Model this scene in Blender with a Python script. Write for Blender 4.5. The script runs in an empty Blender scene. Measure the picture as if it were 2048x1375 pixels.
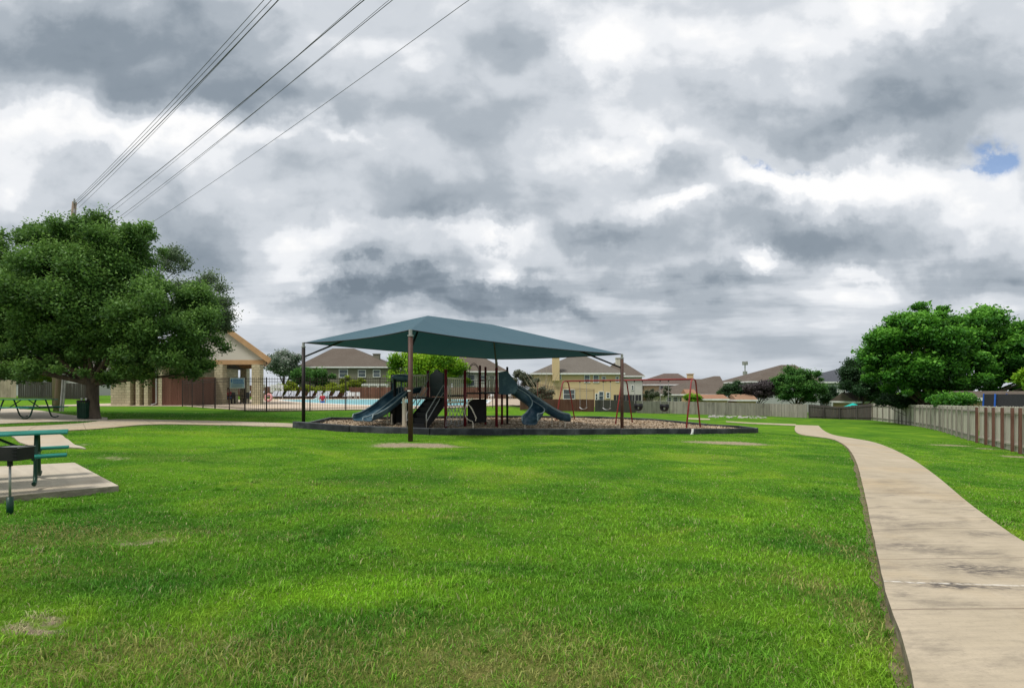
import bpy, math, random
import numpy as np
from mathutils import Vector, Matrix, noise as mnoise
random.seed(7); RNG = np.random.default_rng(7)
sc = bpy.context.scene
COL = sc.collection
F = 1024.0; HZ = 783.0; CH = 1.65          # focal length in photo pixels, horizon row, eye height

# ------------------------------------------------------------------ terrain
def S(t):
    t = np.clip(t, 0.0, 1.0); return t*t*(3-2*t)
def ground(X, Y):
    X = np.asarray(X, float); Y = np.asarray(Y, float)
    Xc = np.clip(X, -40, 55)
    g = -0.028*Xc - 0.3*S((X-8)/10) - 0.2*S((Y-35)/20)*S((X-5)/10) - 0.12*np.exp(-((X+7.5)**2+(Y-8)**2)/16)
    w = S((Y-23-0.9*np.maximum(0, X+8))/7)*S((4-X)/5)*S((X+45)/12)
    g = g*(1-w) + 0.6*w
    near = np.clip(1-(Y-14)/10, 0, 1)*np.clip((3.6-X)/1.5, 0, 1)
    g = g + near*0.018*(np.sin(X*1.3+.7*Y)+np.sin(Y*1.7-X*.6+1.3)+.6*np.sin(X*3.1-Y*2.3))*np.clip(Y/4, 0, 1)
    return g
def gz(X, Y): return float(ground(X, Y))
def gp(px, py, h=0.0):
    """point of the terrain (raised by h) met by a sight line of the survey photo"""
    lo, hi = 1.0, 400.0
    u = (px-1024)/F; v = (HZ-py)/F
    Y = lo; f = lambda Y: CH+v*Y-(gz(u*Y, Y)+h)
    prev = lo
    while Y < hi:
        if f(Y) < 0: break
        prev = Y; Y *= 1.03
    a, b = prev, Y
    for _ in range(30):
        m = (a+b)/2
        if f(m) < 0: b = m
        else: a = m
    Y = (a+b)/2
    return Vector((u*Y, Y, CH+v*Y))
def pt(px, py, Y): return Vector(((px-1024)/F*Y, Y, CH+(HZ-py)/F*Y))
def in_poly(X, Y, poly):
    r = np.zeros(len(X), bool); n = len(poly)
    for i in range(n):
        x1, y1 = poly[i][:2]; x2, y2 = poly[(i+1) % n][:2]
        if y1 == y2: continue
        c = ((y1 > Y) != (y2 > Y)) & (X < (x2-x1)*(Y-y1)/(y2-y1)+x1)
        r ^= c
    return r

# ------------------------------------------------------------------ objects
def tag(o, label=None, cat=None, group=None, kind=None):
    if label: o['label'] = label
    if cat: o['category'] = cat
    if group: o['group'] = group
    if kind: o['kind'] = kind
    return o
def thing(name, label, cat, loc=(0, 0, 0), rz=0.0, group=None):
    o = bpy.data.objects.new(name, None); COL.objects.link(o)
    o.empty_display_size = .2
    o.location = loc; o.rotation_euler = (0, 0, rz)
    return tag(o, label, cat, group)
def link_mesh(name, me, mat, parent=None):
    o = bpy.data.objects.new(name, me); COL.objects.link(o)
    if mat is not None and not me.materials: me.materials.append(mat)
    if parent is not None: o.parent = parent
    return o
def copy_tree(o, parent=None):
    c = o.copy(); COL.objects.link(c)
    if parent is not None: c.parent = parent
    for ch in list(o.children): copy_tree(ch, c)
    return c
class MB:
    """collects simple shapes, builds ONE mesh object"""
    def __init__(s): s.v = []; s.f = []; s.uv = None
    def add(s, vs, fs):
        b = len(s.v); s.v += [tuple(p) for p in vs]; s.f += [tuple(i+b for i in q) for q in fs]; return s
    def box(s, c, d, rz=0.0, tilt=None):
        hx, hy, hz = d[0]/2, d[1]/2, d[2]/2
        M = Matrix.Rotation(rz, 3, 'Z')
        if tilt: M = M @ Matrix.Rotation(tilt[1], 3, tilt[0])
        vs = [Vector(c)+M @ Vector((x*hx, y*hy, z*hz)) for z in (-1, 1) for y in (-1, 1) for x in (-1, 1)]
        return s.add(vs, [(0, 2, 3, 1), (4, 5, 7, 6), (0, 1, 5, 4), (2, 6, 7, 3), (0, 4, 6, 2), (1, 3, 7, 5)])
    def beam(s, a, b, w, h, up=(0, 0, 1)):
        a = Vector(a); b = Vector(b); d = (b-a).normalized(); up = Vector(up)
        r = d.cross(up)
        if r.length < 1e-4: r = d.cross(Vector((0, 1, 0)))
        r.normalize(); u = r.cross(d)
        vs = [p+r*x*w/2+u*y*h/2 for p in (a, b) for x, y in ((-1, -1), (1, -1), (1, 1), (-1, 1))]
        return s.add(vs, [(3, 2, 1, 0), (4, 5, 6, 7), (0, 1, 5, 4), (1, 2, 6, 5), (2, 3, 7, 6), (3, 0, 4, 7)])
    def tube(s, pts, r, n=8, cap=True):
        pts = [Vector(p) for p in pts]; rs = r if isinstance(r, (list, tuple)) else [r]*len(pts)
        b = len(s.v); N = None
        for i, p in enumerate(pts):
            t = (pts[min(i+1, len(pts)-1)]-pts[max(i-1, 0)]).normalized()
            if N is None: N = t.orthogonal().normalized()
            N = (N-t*N.dot(t)).normalized(); B = t.cross(N)
            for k in range(n):
                a = 2*math.pi*k/n
                s.v.append(tuple(p+(N*math.cos(a)+B*math.sin(a))*rs[i]))
        for i in range(len(pts)-1):
            for k in range(n):
                k2 = (k+1) % n
                s.f.append((b+i*n+k, b+i*n+k2, b+(i+1)*n+k2, b+(i+1)*n+k))
        if cap:
            s.f.append(tuple(b+k for k in range(n))[::-1]); s.f.append(tuple(b+(len(pts)-1)*n+k for k in range(n)))
        return s
    def quad(s, a, b, c, d): return s.add([a, b, c, d], [(0, 1, 2, 3)])
    def prism(s, poly, z0, z1):
        n = len(poly)
        fz0 = z0 if callable(z0) else (lambda x, y: z0); fz1 = z1 if callable(z1) else (lambda x, y: z1)
        vs = [(p[0], p[1], fz0(p[0], p[1])) for p in poly]+[(p[0], p[1], fz1(p[0], p[1])) for p in poly]
        fs = [tuple(range(n))[::-1], tuple(range(n, 2*n))]+[(i, (i+1) % n, n+(i+1) % n, n+i) for i in range(n)]
        return s.add(vs, fs)
    def mesh(s, name, smooth=False):
        me = bpy.data.meshes.new(name); me.from_pydata(s.v, [], s.f); me.update()
        if smooth:
            me.polygons.foreach_set('use_smooth', [True]*len(me.polygons))
        return me
    def build(s, name, mat, parent=None, smooth=False, bevel=0):
        o = link_mesh(name, s.mesh(name, smooth), mat, parent)
        if bevel:
            m = o.modifiers.new('bevel', 'BEVEL'); m.width = bevel; m.segments = 2; m.limit_method = 'ANGLE'
        return o
def np_mesh(name, verts, faces_flat, nper, attrs=None, mat=None, parent=None, smooth=False):
    me = bpy.data.meshes.new(name); nv = len(verts); nf = len(faces_flat)//nper
    me.vertices.add(nv); me.vertices.foreach_set('co', np.ascontiguousarray(verts, np.float32).ravel())
    me.loops.add(nf*nper); me.loops.foreach_set('vertex_index', np.ascontiguousarray(faces_flat, np.int32))
    me.polygons.add(nf); me.polygons.foreach_set('loop_start', np.arange(0, nf*nper, nper, dtype=np.int32))
    if smooth: me.polygons.foreach_set('use_smooth', np.ones(nf, bool))
    me.update(calc_edges=True)
    for k, (dom, arr) in (attrs or {}).items():
        a = me.attributes.new(k, 'FLOAT', dom); a.data.foreach_set('value', np.ascontiguousarray(arr, np.float32))
    return link_mesh(name, me, mat, parent)

# ------------------------------------------------------------------ node helpers
class NT:
    def __init__(s, tree): s.t = tree; s.n = tree.nodes; s.l = tree.links
    def put(s, sock, v):
        if v is None: return
        if isinstance(v, bpy.types.NodeSocket): s.l.new(v, sock)
        elif isinstance(v, (tuple, list)) and sock.type == 'RGBA' and len(v) == 3: sock.default_value = (*v, 1)
        else: sock.default_value = v
    def node(s, typ, ins=None, **kw):
        n = s.n.new(typ)
        for k, v in kw.items(): setattr(n, k, v)
        for k, v in (ins or {}).items(): s.put(n.inputs[k], v)
        return n
    def math(s, op, a, b=None, c=None, clamp=False):
        n = s.node('ShaderNodeMath', operation=op, use_clamp=clamp)
        s.put(n.inputs[0], a); s.put(n.inputs[1], b); s.put(n.inputs[2], c); return n.outputs[0]
    def vmath(s, op, a, b=None, out=0):
        n = s.node('ShaderNodeVectorMath', operation=op)
        s.put(n.inputs[0], a); s.put(n.inputs[1], b); return n.outputs[out]
    def noise(s, vec, scale, detail=4, rough=.55, dist=0.0, out=0):
        n = s.node('ShaderNodeTexNoise', {'Scale': scale, 'Detail': detail, 'Roughness': rough, 'Distortion': dist})
        if vec is not None: s.l.new(vec, n.inputs['Vector'])
        return n.outputs[out]
    def mix(s, f, a, b, mode='MIX'):
        n = s.node('ShaderNodeMix', data_type='RGBA', blend_type=mode)
        s.put(n.inputs[0], f); s.put(n.inputs[6], a); s.put(n.inputs[7], b); return n.outputs[2]
    def ramp(s, f, stops, interp='LINEAR'):
        n = s.node('ShaderNodeValToRGB'); cr = n.color_ramp; cr.interpolation = interp
        while len(cr.elements) < len(stops): cr.elements.new(.5)
        for e, (p, c) in zip(cr.elements, stops):
            e.position = p; e.color = (c, c, c, 1) if isinstance(c, (int, float)) else (*c, 1)
        s.put(n.inputs[0], f); return n.outputs[0]
    def smooth(s, v, a, b):
        n = s.node('ShaderNodeMapRange', interpolation_type='SMOOTHSTEP')
        s.put(n.inputs[0], v); n.inputs[1].default_value = a; n.inputs[2].default_value = b
        return n.outputs[0]
    def xyz(s, v): return s.node('ShaderNodeSeparateXYZ', {0: v}).outputs
    def comb(s, x, y, z=0.0): return s.node('ShaderNodeCombineXYZ', {0: x, 1: y, 2: z}).outputs[0]
    def blobs(s, vec, lst, acc=0.0):
        """sum of soft elliptical spots (cx, cy, rx, ry, amount)"""
        for cx, cy, rx, ry, am in lst:
            d = s.vmath('MULTIPLY', s.vmath('SUBTRACT', vec, (cx, cy, 0)), (1/rx, 1/ry, 0))
            e = s.math('EXPONENT', s.math('MULTIPLY', s.vmath('DOT_PRODUCT', d, d, 1), -1.0))
            acc = s.math('MULTIPLY_ADD', e, am, acc)
        return acc
def new_mat(name):
    m = bpy.data.materials.new(name); m.use_nodes = True; t = m.node_tree
    b = t.nodes['Principled BSDF']; return m, NT(t), b
def mat_noise(name, c1, c2, scale=5, rough=.7, metal=0.0, bump=0.0, bscale=None, stretch=(1, 1, 1), detail=5, spec=.3, c3=None, s3=1.0):
    m, n, b = new_mat(name)
    tc = n.node('ShaderNodeTexCoord').outputs['Object']
    if stretch != (1, 1, 1): tc = n.vmath('MULTIPLY', tc, stretch)
    f = n.ramp(n.noise(tc, scale, detail, .6), [(.3, 0.0), (.7, 1.0)])
    c = n.mix(f, c1, c2)
    if c3: c = n.mix(n.ramp(n.noise(tc, s3, 5, .65), [(.48, 0.0), (.68, 1.0)]), c, c3)
    n.put(b.inputs['Base Color'], c); b.inputs['Roughness'].default_value = rough
    b.inputs['Metallic'].default_value = metal; b.inputs['Specular IOR Level'].default_value = spec
    if bump:
        bp = n.node('ShaderNodeBump', {'Strength': bump, 'Height': n.noise(tc, bscale or scale*4, 5, .6)}); bp.inputs['Distance'].default_value = .02
        n.l.new(bp.outputs[0], b.inputs['Normal'])
    return m
# ------------------------------------------------------------------ materials
M = {}
M['maroon'] = mat_noise('maroon paint', (.13, .012, .018), (.19, .02, .025), 3, .4)
M['swingred'] = mat_noise('red swing paint', (.19, .022, .024), (.27, .04, .038), 3, .45)
M['brownpost'] = mat_noise('brown post paint', (.055, .026, .018), (.085, .042, .03), 1.5, .55, c3=(.11, .06, .045), s3=2)
M['darkpost'] = mat_noise('dark post paint', (.012, .01, .01), (.03, .022, .02), 2, .55)
M['teal'] = mat_noise('teal slide plastic', (.022, .060, .092), (.042, .092, .130), 1.2, .42, c3=(.11, .18, .22), s3=2.5)
M['darkteal'] = mat_noise('dark teal plastic', (.006, .022, .026), (.012, .04, .045), 2, .5)
M['tealrim'] = mat_noise('faded slide rim', (.16, .23, .25), (.28, .34, .36), 3, .5)
M['black'] = mat_noise('black plastic', (.004, .005, .006), (.012, .012, .013), 4, .55)
M['tanbar'] = mat_noise('tan powder coat', (.76, .67, .51), (.85, .77, .62), 3, .5)
M['greybar'] = mat_noise('grey galvanised', (.28, .28, .27), (.42, .42, .40), 6, .45, .3)
M['blackmetal'] = mat_noise('black steel', (.008, .008, .009), (.022, .02, .02), 6, .5)
M['picket'] = mat_noise('weathered dark steel', (.018, .012, .010), (.05, .03, .024), 3, .6)
M['redpicket'] = mat_noise('rust red steel', (.11, .035, .03), (.17, .055, .045), 3, .6)
M['timber'] = mat_noise('black border timber', (.012, .014, .018), (.035, .038, .045), 3, .6, bump=.2, c3=(.08, .085, .09), s3=1.3)
M['timbertop'] = mat_noise('dusty border top', (.07, .08, .09), (.15, .16, .17), 4, .7)
M['greentop'] = mat_noise('green coated steel', (.012, .16, .12), (.02, .22, .17), 4, .35, c3=(.05, .3, .26), s3=3)
M['darkgreen'] = mat_noise('dark green steel', (.004, .03, .018), (.01, .055, .03), 5, .4)
M['stone'] = None
M['white'] = mat_noise('white paint', (.62, .62, .60), (.78, .78, .76), 3, .6)
M['cream'] = mat_noise('cream trim', (.55, .50, .38), (.66, .60, .47), 2, .6)
M['tantrim'] = mat_noise('tan trim', (.36, .22, .11), (.46, .29, .15), 1.5, .65)
M['bark'] = mat_noise('bark', (.05, .038, .028), (.13, .10, .075), 6, .95, bump=.8, bscale=14, stretch=(1, 1, .25))
M['polewood'] = mat_noise('utility pole wood', (.17, .13, .10), (.30, .24, .18), 8, .9, bump=.4, stretch=(1, 1, .06))
M['wire'] = mat_noise('wire', (.07, .07, .075), (.11, .11, .11), 3, .6)
M['blue'] = mat_noise('blue plastic', (.02, .09, .42), (.03, .13, .5), 4, .45)
M['cyan'] = mat_noise('turquoise canvas', (.01, .42, .36), (.02, .5, .42), 4, .6)
M['net'] = mat_noise('black mesh', (.02, .02, .022), (.04, .04, .045), 20, .8)
M['lounge'] = mat_noise('pale straps', (.42, .44, .50), (.6, .62, .68), 4, .6)
M['skin'] = mat_noise('skin', (.45, .25, .17), (.55, .32, .22), 5, .6)
M['redcloth'] = mat_noise('red cloth', (.5, .03, .05), (.6, .05, .07), 8, .8)
M['pink'] = mat_noise('pink vinyl', (.75, .30, .30), (.8, .42, .4), 6, .4)
M['glass'] = mat_noise('window glass', (.03, .04, .05), (.12, .15, .17), .9, .12, spec=.6)
M['doorpaint'] = mat_noise('brown siding', (.10, .045, .03), (.15, .07, .045), 3, .75, stretch=(8, 8, .3))
M['rock'] = mat_noise('pale rock', (.20, .19, .17), (.46, .44, .40), 3, .9, bump=.5)
M['water'] = None
def wood(name, dark, light, tone):
    """vertical weathered boards; every board gets its own grey from the face attribute 'tint'"""
    m, n, b = new_mat(name)
    tc = n.node('ShaderNodeTexCoord').outputs['Object']
    g = n.noise(n.vmath('MULTIPLY', tc, (14, 14, .9)), 1.6, 6, .65)
    at = n.node('ShaderNodeAttribute', attribute_name='tint').outputs['Fac']
    c = n.mix(n.ramp(g, [(.3, 0.0), (.7, 1.0)]), dark, light)
    c = n.mix(n.math('MULTIPLY', at, .75), c, tone)
    st = n.smooth(n.noise(n.vmath('MULTIPLY', tc, (1, 1, .5)), .9, 4, .6), .5, .72)
    c = n.mix(n.math('MULTIPLY', st, .5), c, tuple(x*.35 for x in dark))
    n.put(b.inputs['Base Color'], c); b.inputs['Roughness'].default_value = .9; b.inputs['Specular IOR Level'].default_value = .15
    bp = n.node('ShaderNodeBump', {'Strength': .35, 'Height': g}); bp.inputs['Distance'].default_value = .01
    n.l.new(bp.outputs[0], b.inputs['Normal'])
    return m
M['woodgrey'] = wood('grey fence wood', (.16, .145, .125), (.30, .28, .24), (.38, .35, .30))
M['wooddark'] = wood('dark fence wood', (.075, .066, .062), (.13, .118, .11), (.10, .085, .075))
M['woodpale'] = wood('pale fence wood', (.30, .275, .23), (.54, .50, .425), (.66, .61, .53))
M['woodbrown'] = wood('brown fence wood', (.10, .045, .032), (.17, .085, .06), (.19, .10, .07))
M['woodred'] = wood('red stained post', (.10, .048, .034), (.18, .10, .075), (.15, .085, .065))
M['woodtan'] = wood('tan fence wood', (.24, .20, .14), (.36, .31, .22), (.4, .34, .26))
def siding(name, c1, c2, pitch=.2):
    m, n, b = new_mat(name)
    tc = n.node('ShaderNodeTexCoord').outputs['Object']; z = n.xyz(tc)[2]
    fr = n.math('FRACT', n.math('DIVIDE', z, pitch))
    c = n.mix(n.noise(tc, .8, 4, .6), c1, c2)
    c = n.mix(n.math('MULTIPLY', n.ramp(fr, [(0.0, 1.0), (.12, 0.0)]), .35), c, tuple(x*.4 for x in c1))
    n.put(b.inputs['Base Color'], c); b.inputs['Roughness'].default_value = .8; b.inputs['Specular IOR Level'].default_value = .2
    return m
M['w_olive'] = siding('grey green siding', (.17, .16, .12), (.22, .21, .16))
M['w_yellow'] = siding('yellow siding', (.56, .42, .23), (.64, .49, .30))
M['w_cream'] = siding('cream siding', (.50, .47, .38), (.58, .55, .46))
M['w_white'] = siding('off white siding', (.48, .47, .43), (.58, .57, .53))
M['w_grey'] = siding('light grey siding', (.36, .37, .36), (.44, .45, .44))
M['w_tan'] = siding('tan siding', (.40, .29, .16), (.47, .35, .20))
M['gable'] = siding('grey lap siding', (.50, .47, .40), (.56, .53, .46), .18)
def shingle(name, c1, c2, c3):
    m, n, b = new_mat(name)
    tc = n.node('ShaderNodeTexCoord').outputs['Object']
    br = n.node('ShaderNodeTexBrick', {'Scale': 3.0, 'Color1': c1, 'Color2': c2, 'Mortar': tuple(x*.6 for x in c1), 'Mortar Size': .02})
    p = n.xyz(tc); n.l.new(n.comb(n.math('ADD', p[0], p[1]), n.math('MULTIPLY', p[2], 2.2)), br.inputs['Vector'])
    c = n.mix(n.ramp(n.noise(tc, .35, 5, .65), [(.35, 0.0), (.7, .8)]), br.outputs[0], c3)
    n.put(b.inputs['Base Color'], c); b.inputs['Roughness'].default_value = .95; b.inputs['Specular IOR Level'].default_value = .1
    return m
M['r_brown'] = shingle('brown shingles', (.125, .103, .084), (.165, .138, .113), (.105, .084, .068))
M['r_grey'] = shingle('grey brown shingles', (.15, .135, .115), (.19, .17, .145), (.125, .11, .092))
M['r_red'] = shingle('reddish shingles', (.13, .10, .085), (.17, .13, .11), (.11, .08, .07))
M['r_slate'] = shingle('slate shingles', (.075, .08, .095), (.10, .105, .12), (.085, .09, .10))
M['r_orange'] = shingle('orange shingles', (.33, .18, .11), (.38, .22, .14), (.28, .15, .10))
M['r_shed'] = shingle('shed shingles', (.33, .20, .13), (.40, .25, .17), (.27, .16, .10))
def stone_mat():
    m, n, b = new_mat('limestone blocks')
    tc = n.node('ShaderNodeTexCoord').outputs['Object']; p = n.xyz(tc)
    br = n.node('ShaderNodeTexBrick', {'Scale': 1.0, 'Color1': (.40, .35, .22), 'Color2': (.54, .48, .32), 'Mortar': (.24, .21, .14), 'Mortar Size': .018, 'Brick Width': .42, 'Row Height': .2})
    n.l.new(n.comb(n.math('ADD', p[0], p[1]), p[2]), br.inputs['Vector'])
    c = n.mix(n.ramp(n.noise(tc, 3.0, 5, .6), [(.3, 0.0), (.75, .7)]), br.outputs[0], (.33, .30, .19))
    n.put(b.inputs['Base Color'], c); b.inputs['Roughness'].default_value = .9
    bp = n.node('ShaderNodeBump', {'Strength': .6, 'Height': br.outputs[1]}); bp.inputs['Distance'].default_value = -.03
    n.l.new(bp.outputs[0], b.inputs['Normal'])
    return m
M['stone'] = stone_mat()
def water_mat():
    m, n, b = new_mat('pool water')
    tc = n.node('ShaderNodeTexCoord').outputs['Object']
    c = n.mix(n.noise(tc, .35, 3, .5), (.16, .50, .56), (.30, .66, .70))
    n.put(b.inputs['Base Color'], c); b.inputs['Roughness'].default_value = .25; b.inputs['Specular IOR Level'].default_value = .35
    bp = n.node('ShaderNodeBump', {'Strength': .5, 'Height': n.noise(tc, 2.5, 4, .6)}); bp.inputs['Distance'].default_value = .05
    n.l.new(bp.outputs[0], b.inputs['Normal'])
    return m
M['water'] = water_mat()
def canopy_mat():
    m, n, b = new_mat('shade cloth')
    tc = n.node('ShaderNodeTexCoord').outputs['Object']
    c = n.mix(n.noise(tc, .6, 5, .6), (.070, .128, .160), (.092, .155, .188))
    al = n.vmath('DOT_PRODUCT', tc, (.772, .636, 0), 1)
    sm = n.math('FRACT', n.math('DIVIDE', al, 1.85))
    c = n.mix(n.ramp(sm, [(0.0, .55), (.012, .55), (.02, 0.0)]), c, (.045, .09, .115))
    wv = n.noise(n.vmath('MULTIPLY', tc, (1, 1, 1)), 60, 2, .5)
    c = n.mix(n.math('MULTIPLY', wv, .3), c, (.05, .10, .13))
    n.put(b.inputs['Base Color'], c); b.inputs['Roughness'].default_value = .9; b.inputs['Specular IOR Level'].default_value = .15
    tr = n.node('ShaderNodeBsdfTranslucent', {'Color': (.01, .12, .15)})
    ms = n.node('ShaderNodeMixShader', {0: .09}); n.l.new(b.outputs[0], ms.inputs[1]); n.l.new(tr.outputs[0], ms.inputs[2])
    n.l.new(ms.outputs[0], n.n['Material Output'].inputs['Surface'])
    return m
M['canopy'] = canopy_mat()
def concrete_mat(name, joint=1.55, jt=(.17, .13, .095), c1=(.41, .345, .245), c2=(.51, .43, .315), stain=1.0):
    m, n, b = new_mat(name)
    pos = n.node('ShaderNodeNewGeometry').outputs['Position']
    c = n.mix(n.ramp(n.noise(pos, 1.3, 6, .65), [(.3, 0.0), (.7, 1.0)]), c1, c2)
    c = n.mix(n.ramp(n.noise(pos, .45, 4, .6), [(.5, 0.0), (.7, .6)]), c, (.47, .35, .20))
    uv = n.node('ShaderNodeUVMap').outputs[0]; u = n.xyz(uv)
    # brushed streaks across the walk and dark mildew stains
    stx = n.noise(n.comb(n.math('MULTIPLY', u[0], 1.6), n.math('MULTIPLY', u[1], 14)), 1.0, 5, .6)
    c = n.mix(n.math('MULTIPLY', n.ramp(stx, [(.45, 0.0), (.75, 1.0)]), .35), c, (.20, .17, .14))
    st = n.noise(n.comb(n.math('MULTIPLY', u[0], .8), n.math('MULTIPLY', u[1], 1.7)), 1.0, 8, .72)
    near = n.math('SUBTRACT', 1.0, n.smooth(n.xyz(pos)[1], 7.0, 15.0))
    c = n.mix(n.math('MULTIPLY', n.math('MULTIPLY', n.ramp(st, [(.50, 0.0), (.64, 1.0)]), (.5 if stain >= 1 else .5)*stain), near), c, (.085, .075, .068))
    if stain >= 1:
        px_ = n.xyz(pos); sxy = n.vmath('ADD', n.comb(px_[0], px_[1]), n.vmath('MULTIPLY', n.vmath('SUBTRACT', n.noise(pos, 3.0, 5, .65, out=1), (.5, .5, .5)), (.7, .35, 0)))
        sb_ = n.blobs(sxy, [(a_.x, a_.y, rx_, ry_, am_) for a_, rx_, ry_, am_ in ((gp(1830, 1105), .5, .22, .9), (gp(1930, 1150), .55, .16, .8), (gp(2000, 1075), .5, .14, 1.0), (gp(1870, 1190), .35, .08, 1.1), (gp(1960, 1195), .4, .07, 1.1),
             (gp(1800, 1055), .4, .12, .7), (gp(1860, 1050), .5, .1, .6), (gp(1760, 1040), .3, .12, .6), (gp(1800, 990), .8, .2, .35), (gp(1990, 1160), .4, .2, .8), (gp(1800, 1210), .15, .12, .7), (gp(2030, 1240), .5, .1, .3))], 0.0)
        gr_ = n.ramp(n.noise(n.vmath('MULTIPLY', pos, (1.0, 2.6, 1.0)), 9.0, 7, .72), [(.36, 0.0), (.62, 1.0)])
        c = n.mix(n.math('MULTIPLY', n.math('MULTIPLY', sb_, gr_), .95, clamp=True), c, (.115, .10, .085))
        wl = n.math('MULTIPLY', n.smooth(n.math('ABSOLUTE', n.math('SUBTRACT', px_[1], n.math('ADD', gp(1900, 1190).y, n.math('MULTIPLY', n.noise(pos, 5, 3), .05)))), .022, .010), n.ramp(n.noise(pos, 14, 4, .6), [(.4, 0.0), (.6, 1.0)]))
        c = n.mix(n.math('MULTIPLY', wl, .8), c, (.72, .68, .60))
    c = n.mix(n.math('MULTIPLY', n.ramp(n.noise(pos, 45, 4, .6), [(.55, 0.0), (.8, 1.0)]), .3), c, (.13, .11, .09))
    if joint:
        w = n.math('ADD', n.math('DIVIDE', u[1], joint), n.math('MULTIPLY', n.noise(pos, 2.0, 2), .012))
        fr = n.math('FRACT', w)
        c = n.mix(n.ramp(fr, [(0.0, .85), (.010, .7), (.018, 0.0)]), c, jt)
    nz_ = n.math('ABSOLUTE', n.xyz(n.node('ShaderNodeNewGeometry').outputs['True Normal'])[2])
    c = n.mix(n.math('MULTIPLY', n.math('SUBTRACT', 1.0, n.smooth(nz_, .3, .8)), n.ramp(n.noise(n.vmath('MULTIPLY', pos, (1, 1, 3)), 5, 6, .7), [(.3, .25), (.6, .8)])), c, (.10, .09, .06))
    c = n.mix(n.math('MULTIPLY', n.ramp(n.noise(pos, .9, 6, .7, .6), [(.52, 0.0), (.7, .5)]), .6), c, (.30, .25, .18))
    n.put(b.inputs['Base Color'], c); b.inputs['Roughness'].default_value = .9; b.inputs['Specular IOR Level'].default_value = .2
    bp = n.node('ShaderNodeBump', {'Strength': .35, 'Height': n.noise(pos, 60, 5, .6)}); bp.inputs['Distance'].default_value = .01
    n.l.new(bp.outputs[0], b.inputs['Normal'])
    return m
M['path'] = concrete_mat('walk concrete')
M['slab'] = concrete_mat('slab concrete', 0, stain=.15, c1=(.46, .40, .31), c2=(.55, .49, .39))
M['deck'] = concrete_mat('pool deck concrete', 0, stain=0, c1=(.52, .42, .32), c2=(.60, .50, .39))

# worn and dry spots of the lawn in ground metres
def spot(px, py, rx, ry, am):
    p = gp(px, py); return (p.x, p.y, rx, ry, am)
DIRT = [spot(815, 890, 1.0, .35, 1.3), spot(900, 893, .8, .22, .5), spot(1475, 886, 1.3, .35, .95), spot(1395, 884, 1.2, .25, .4),
        spot(1195, 880, .9, .2, .45), spot(1090, 886, .7, .16, .45), spot(280, 1082, .35, .13, .55), spot(75, 1255, .28, .09, .8),
        spot(110, 1235, .2, .05, .7), spot(1900, 890, 1.3, .25, .75), spot(1975, 897, .9, .25, .6), spot(2035, 913, .8, .2, .8), spot(225, 916, .5, .18, .5),
        spot(975, 1255, .3, .14, .3), spot(1190, 940, 1.1, .25, .22), spot(160, 890, .5, .3, .4)]
DRY = [spot(40, 1140, .8, .3, .5), spot(120, 1080, 1.2, .5, .55), spot(60, 1060, .9, .4, .45), spot(380, 1065, .6, .2, .35), spot(700, 965, 1.5, .25, .35),
       spot(760, 1000, 1.5, .5, .3), spot(850, 1030, .9, .25, .35), spot(1000, 1290, .9, .45, .55), spot(430, 1310, 1.0, .3, .45), spot(100, 1340, .8, .3, .5),
       spot(900, 1350, 1.4, .35, .6), spot(1150, 1370, .8, .4, .4), spot(1740, 1250, .22, 1.2, .9), spot(1715, 1110, .18, 1.2, .7),
       spot(1450, 915, 2.0, .6, .25), spot(1000, 945, 2.5, .5, .25), spot(250, 1290, .6, .25, .4), spot(1545, 1160, .5, .2, .25), spot(350, 915, 1.4, .4, .3)]
DIRT = [(a, b, c, d*(2.1 if b > 12 else 1.0), e) for a, b, c, d, e in DIRT]
DRY = [(a, b, c, d, e*.72) for a, b, c, d, e in DRY]
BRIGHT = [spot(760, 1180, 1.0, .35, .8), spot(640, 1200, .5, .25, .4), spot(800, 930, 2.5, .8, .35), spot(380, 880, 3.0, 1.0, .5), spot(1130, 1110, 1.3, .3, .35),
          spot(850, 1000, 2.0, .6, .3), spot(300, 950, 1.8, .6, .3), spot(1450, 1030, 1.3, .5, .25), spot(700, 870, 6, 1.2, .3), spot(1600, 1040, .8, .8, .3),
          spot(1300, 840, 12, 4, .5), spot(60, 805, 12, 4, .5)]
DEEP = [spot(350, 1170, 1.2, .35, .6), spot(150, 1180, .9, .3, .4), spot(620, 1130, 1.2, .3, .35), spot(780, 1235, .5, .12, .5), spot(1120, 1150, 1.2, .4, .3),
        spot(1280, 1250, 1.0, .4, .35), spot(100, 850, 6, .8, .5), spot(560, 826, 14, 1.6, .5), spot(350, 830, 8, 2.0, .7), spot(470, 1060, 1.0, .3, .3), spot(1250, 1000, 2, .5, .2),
        spot(820, 960, 2.2, .4, .25), spot(20, 1060, .3, .07, .7), spot(180, 843, 6, 1.2, .8)]
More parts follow.
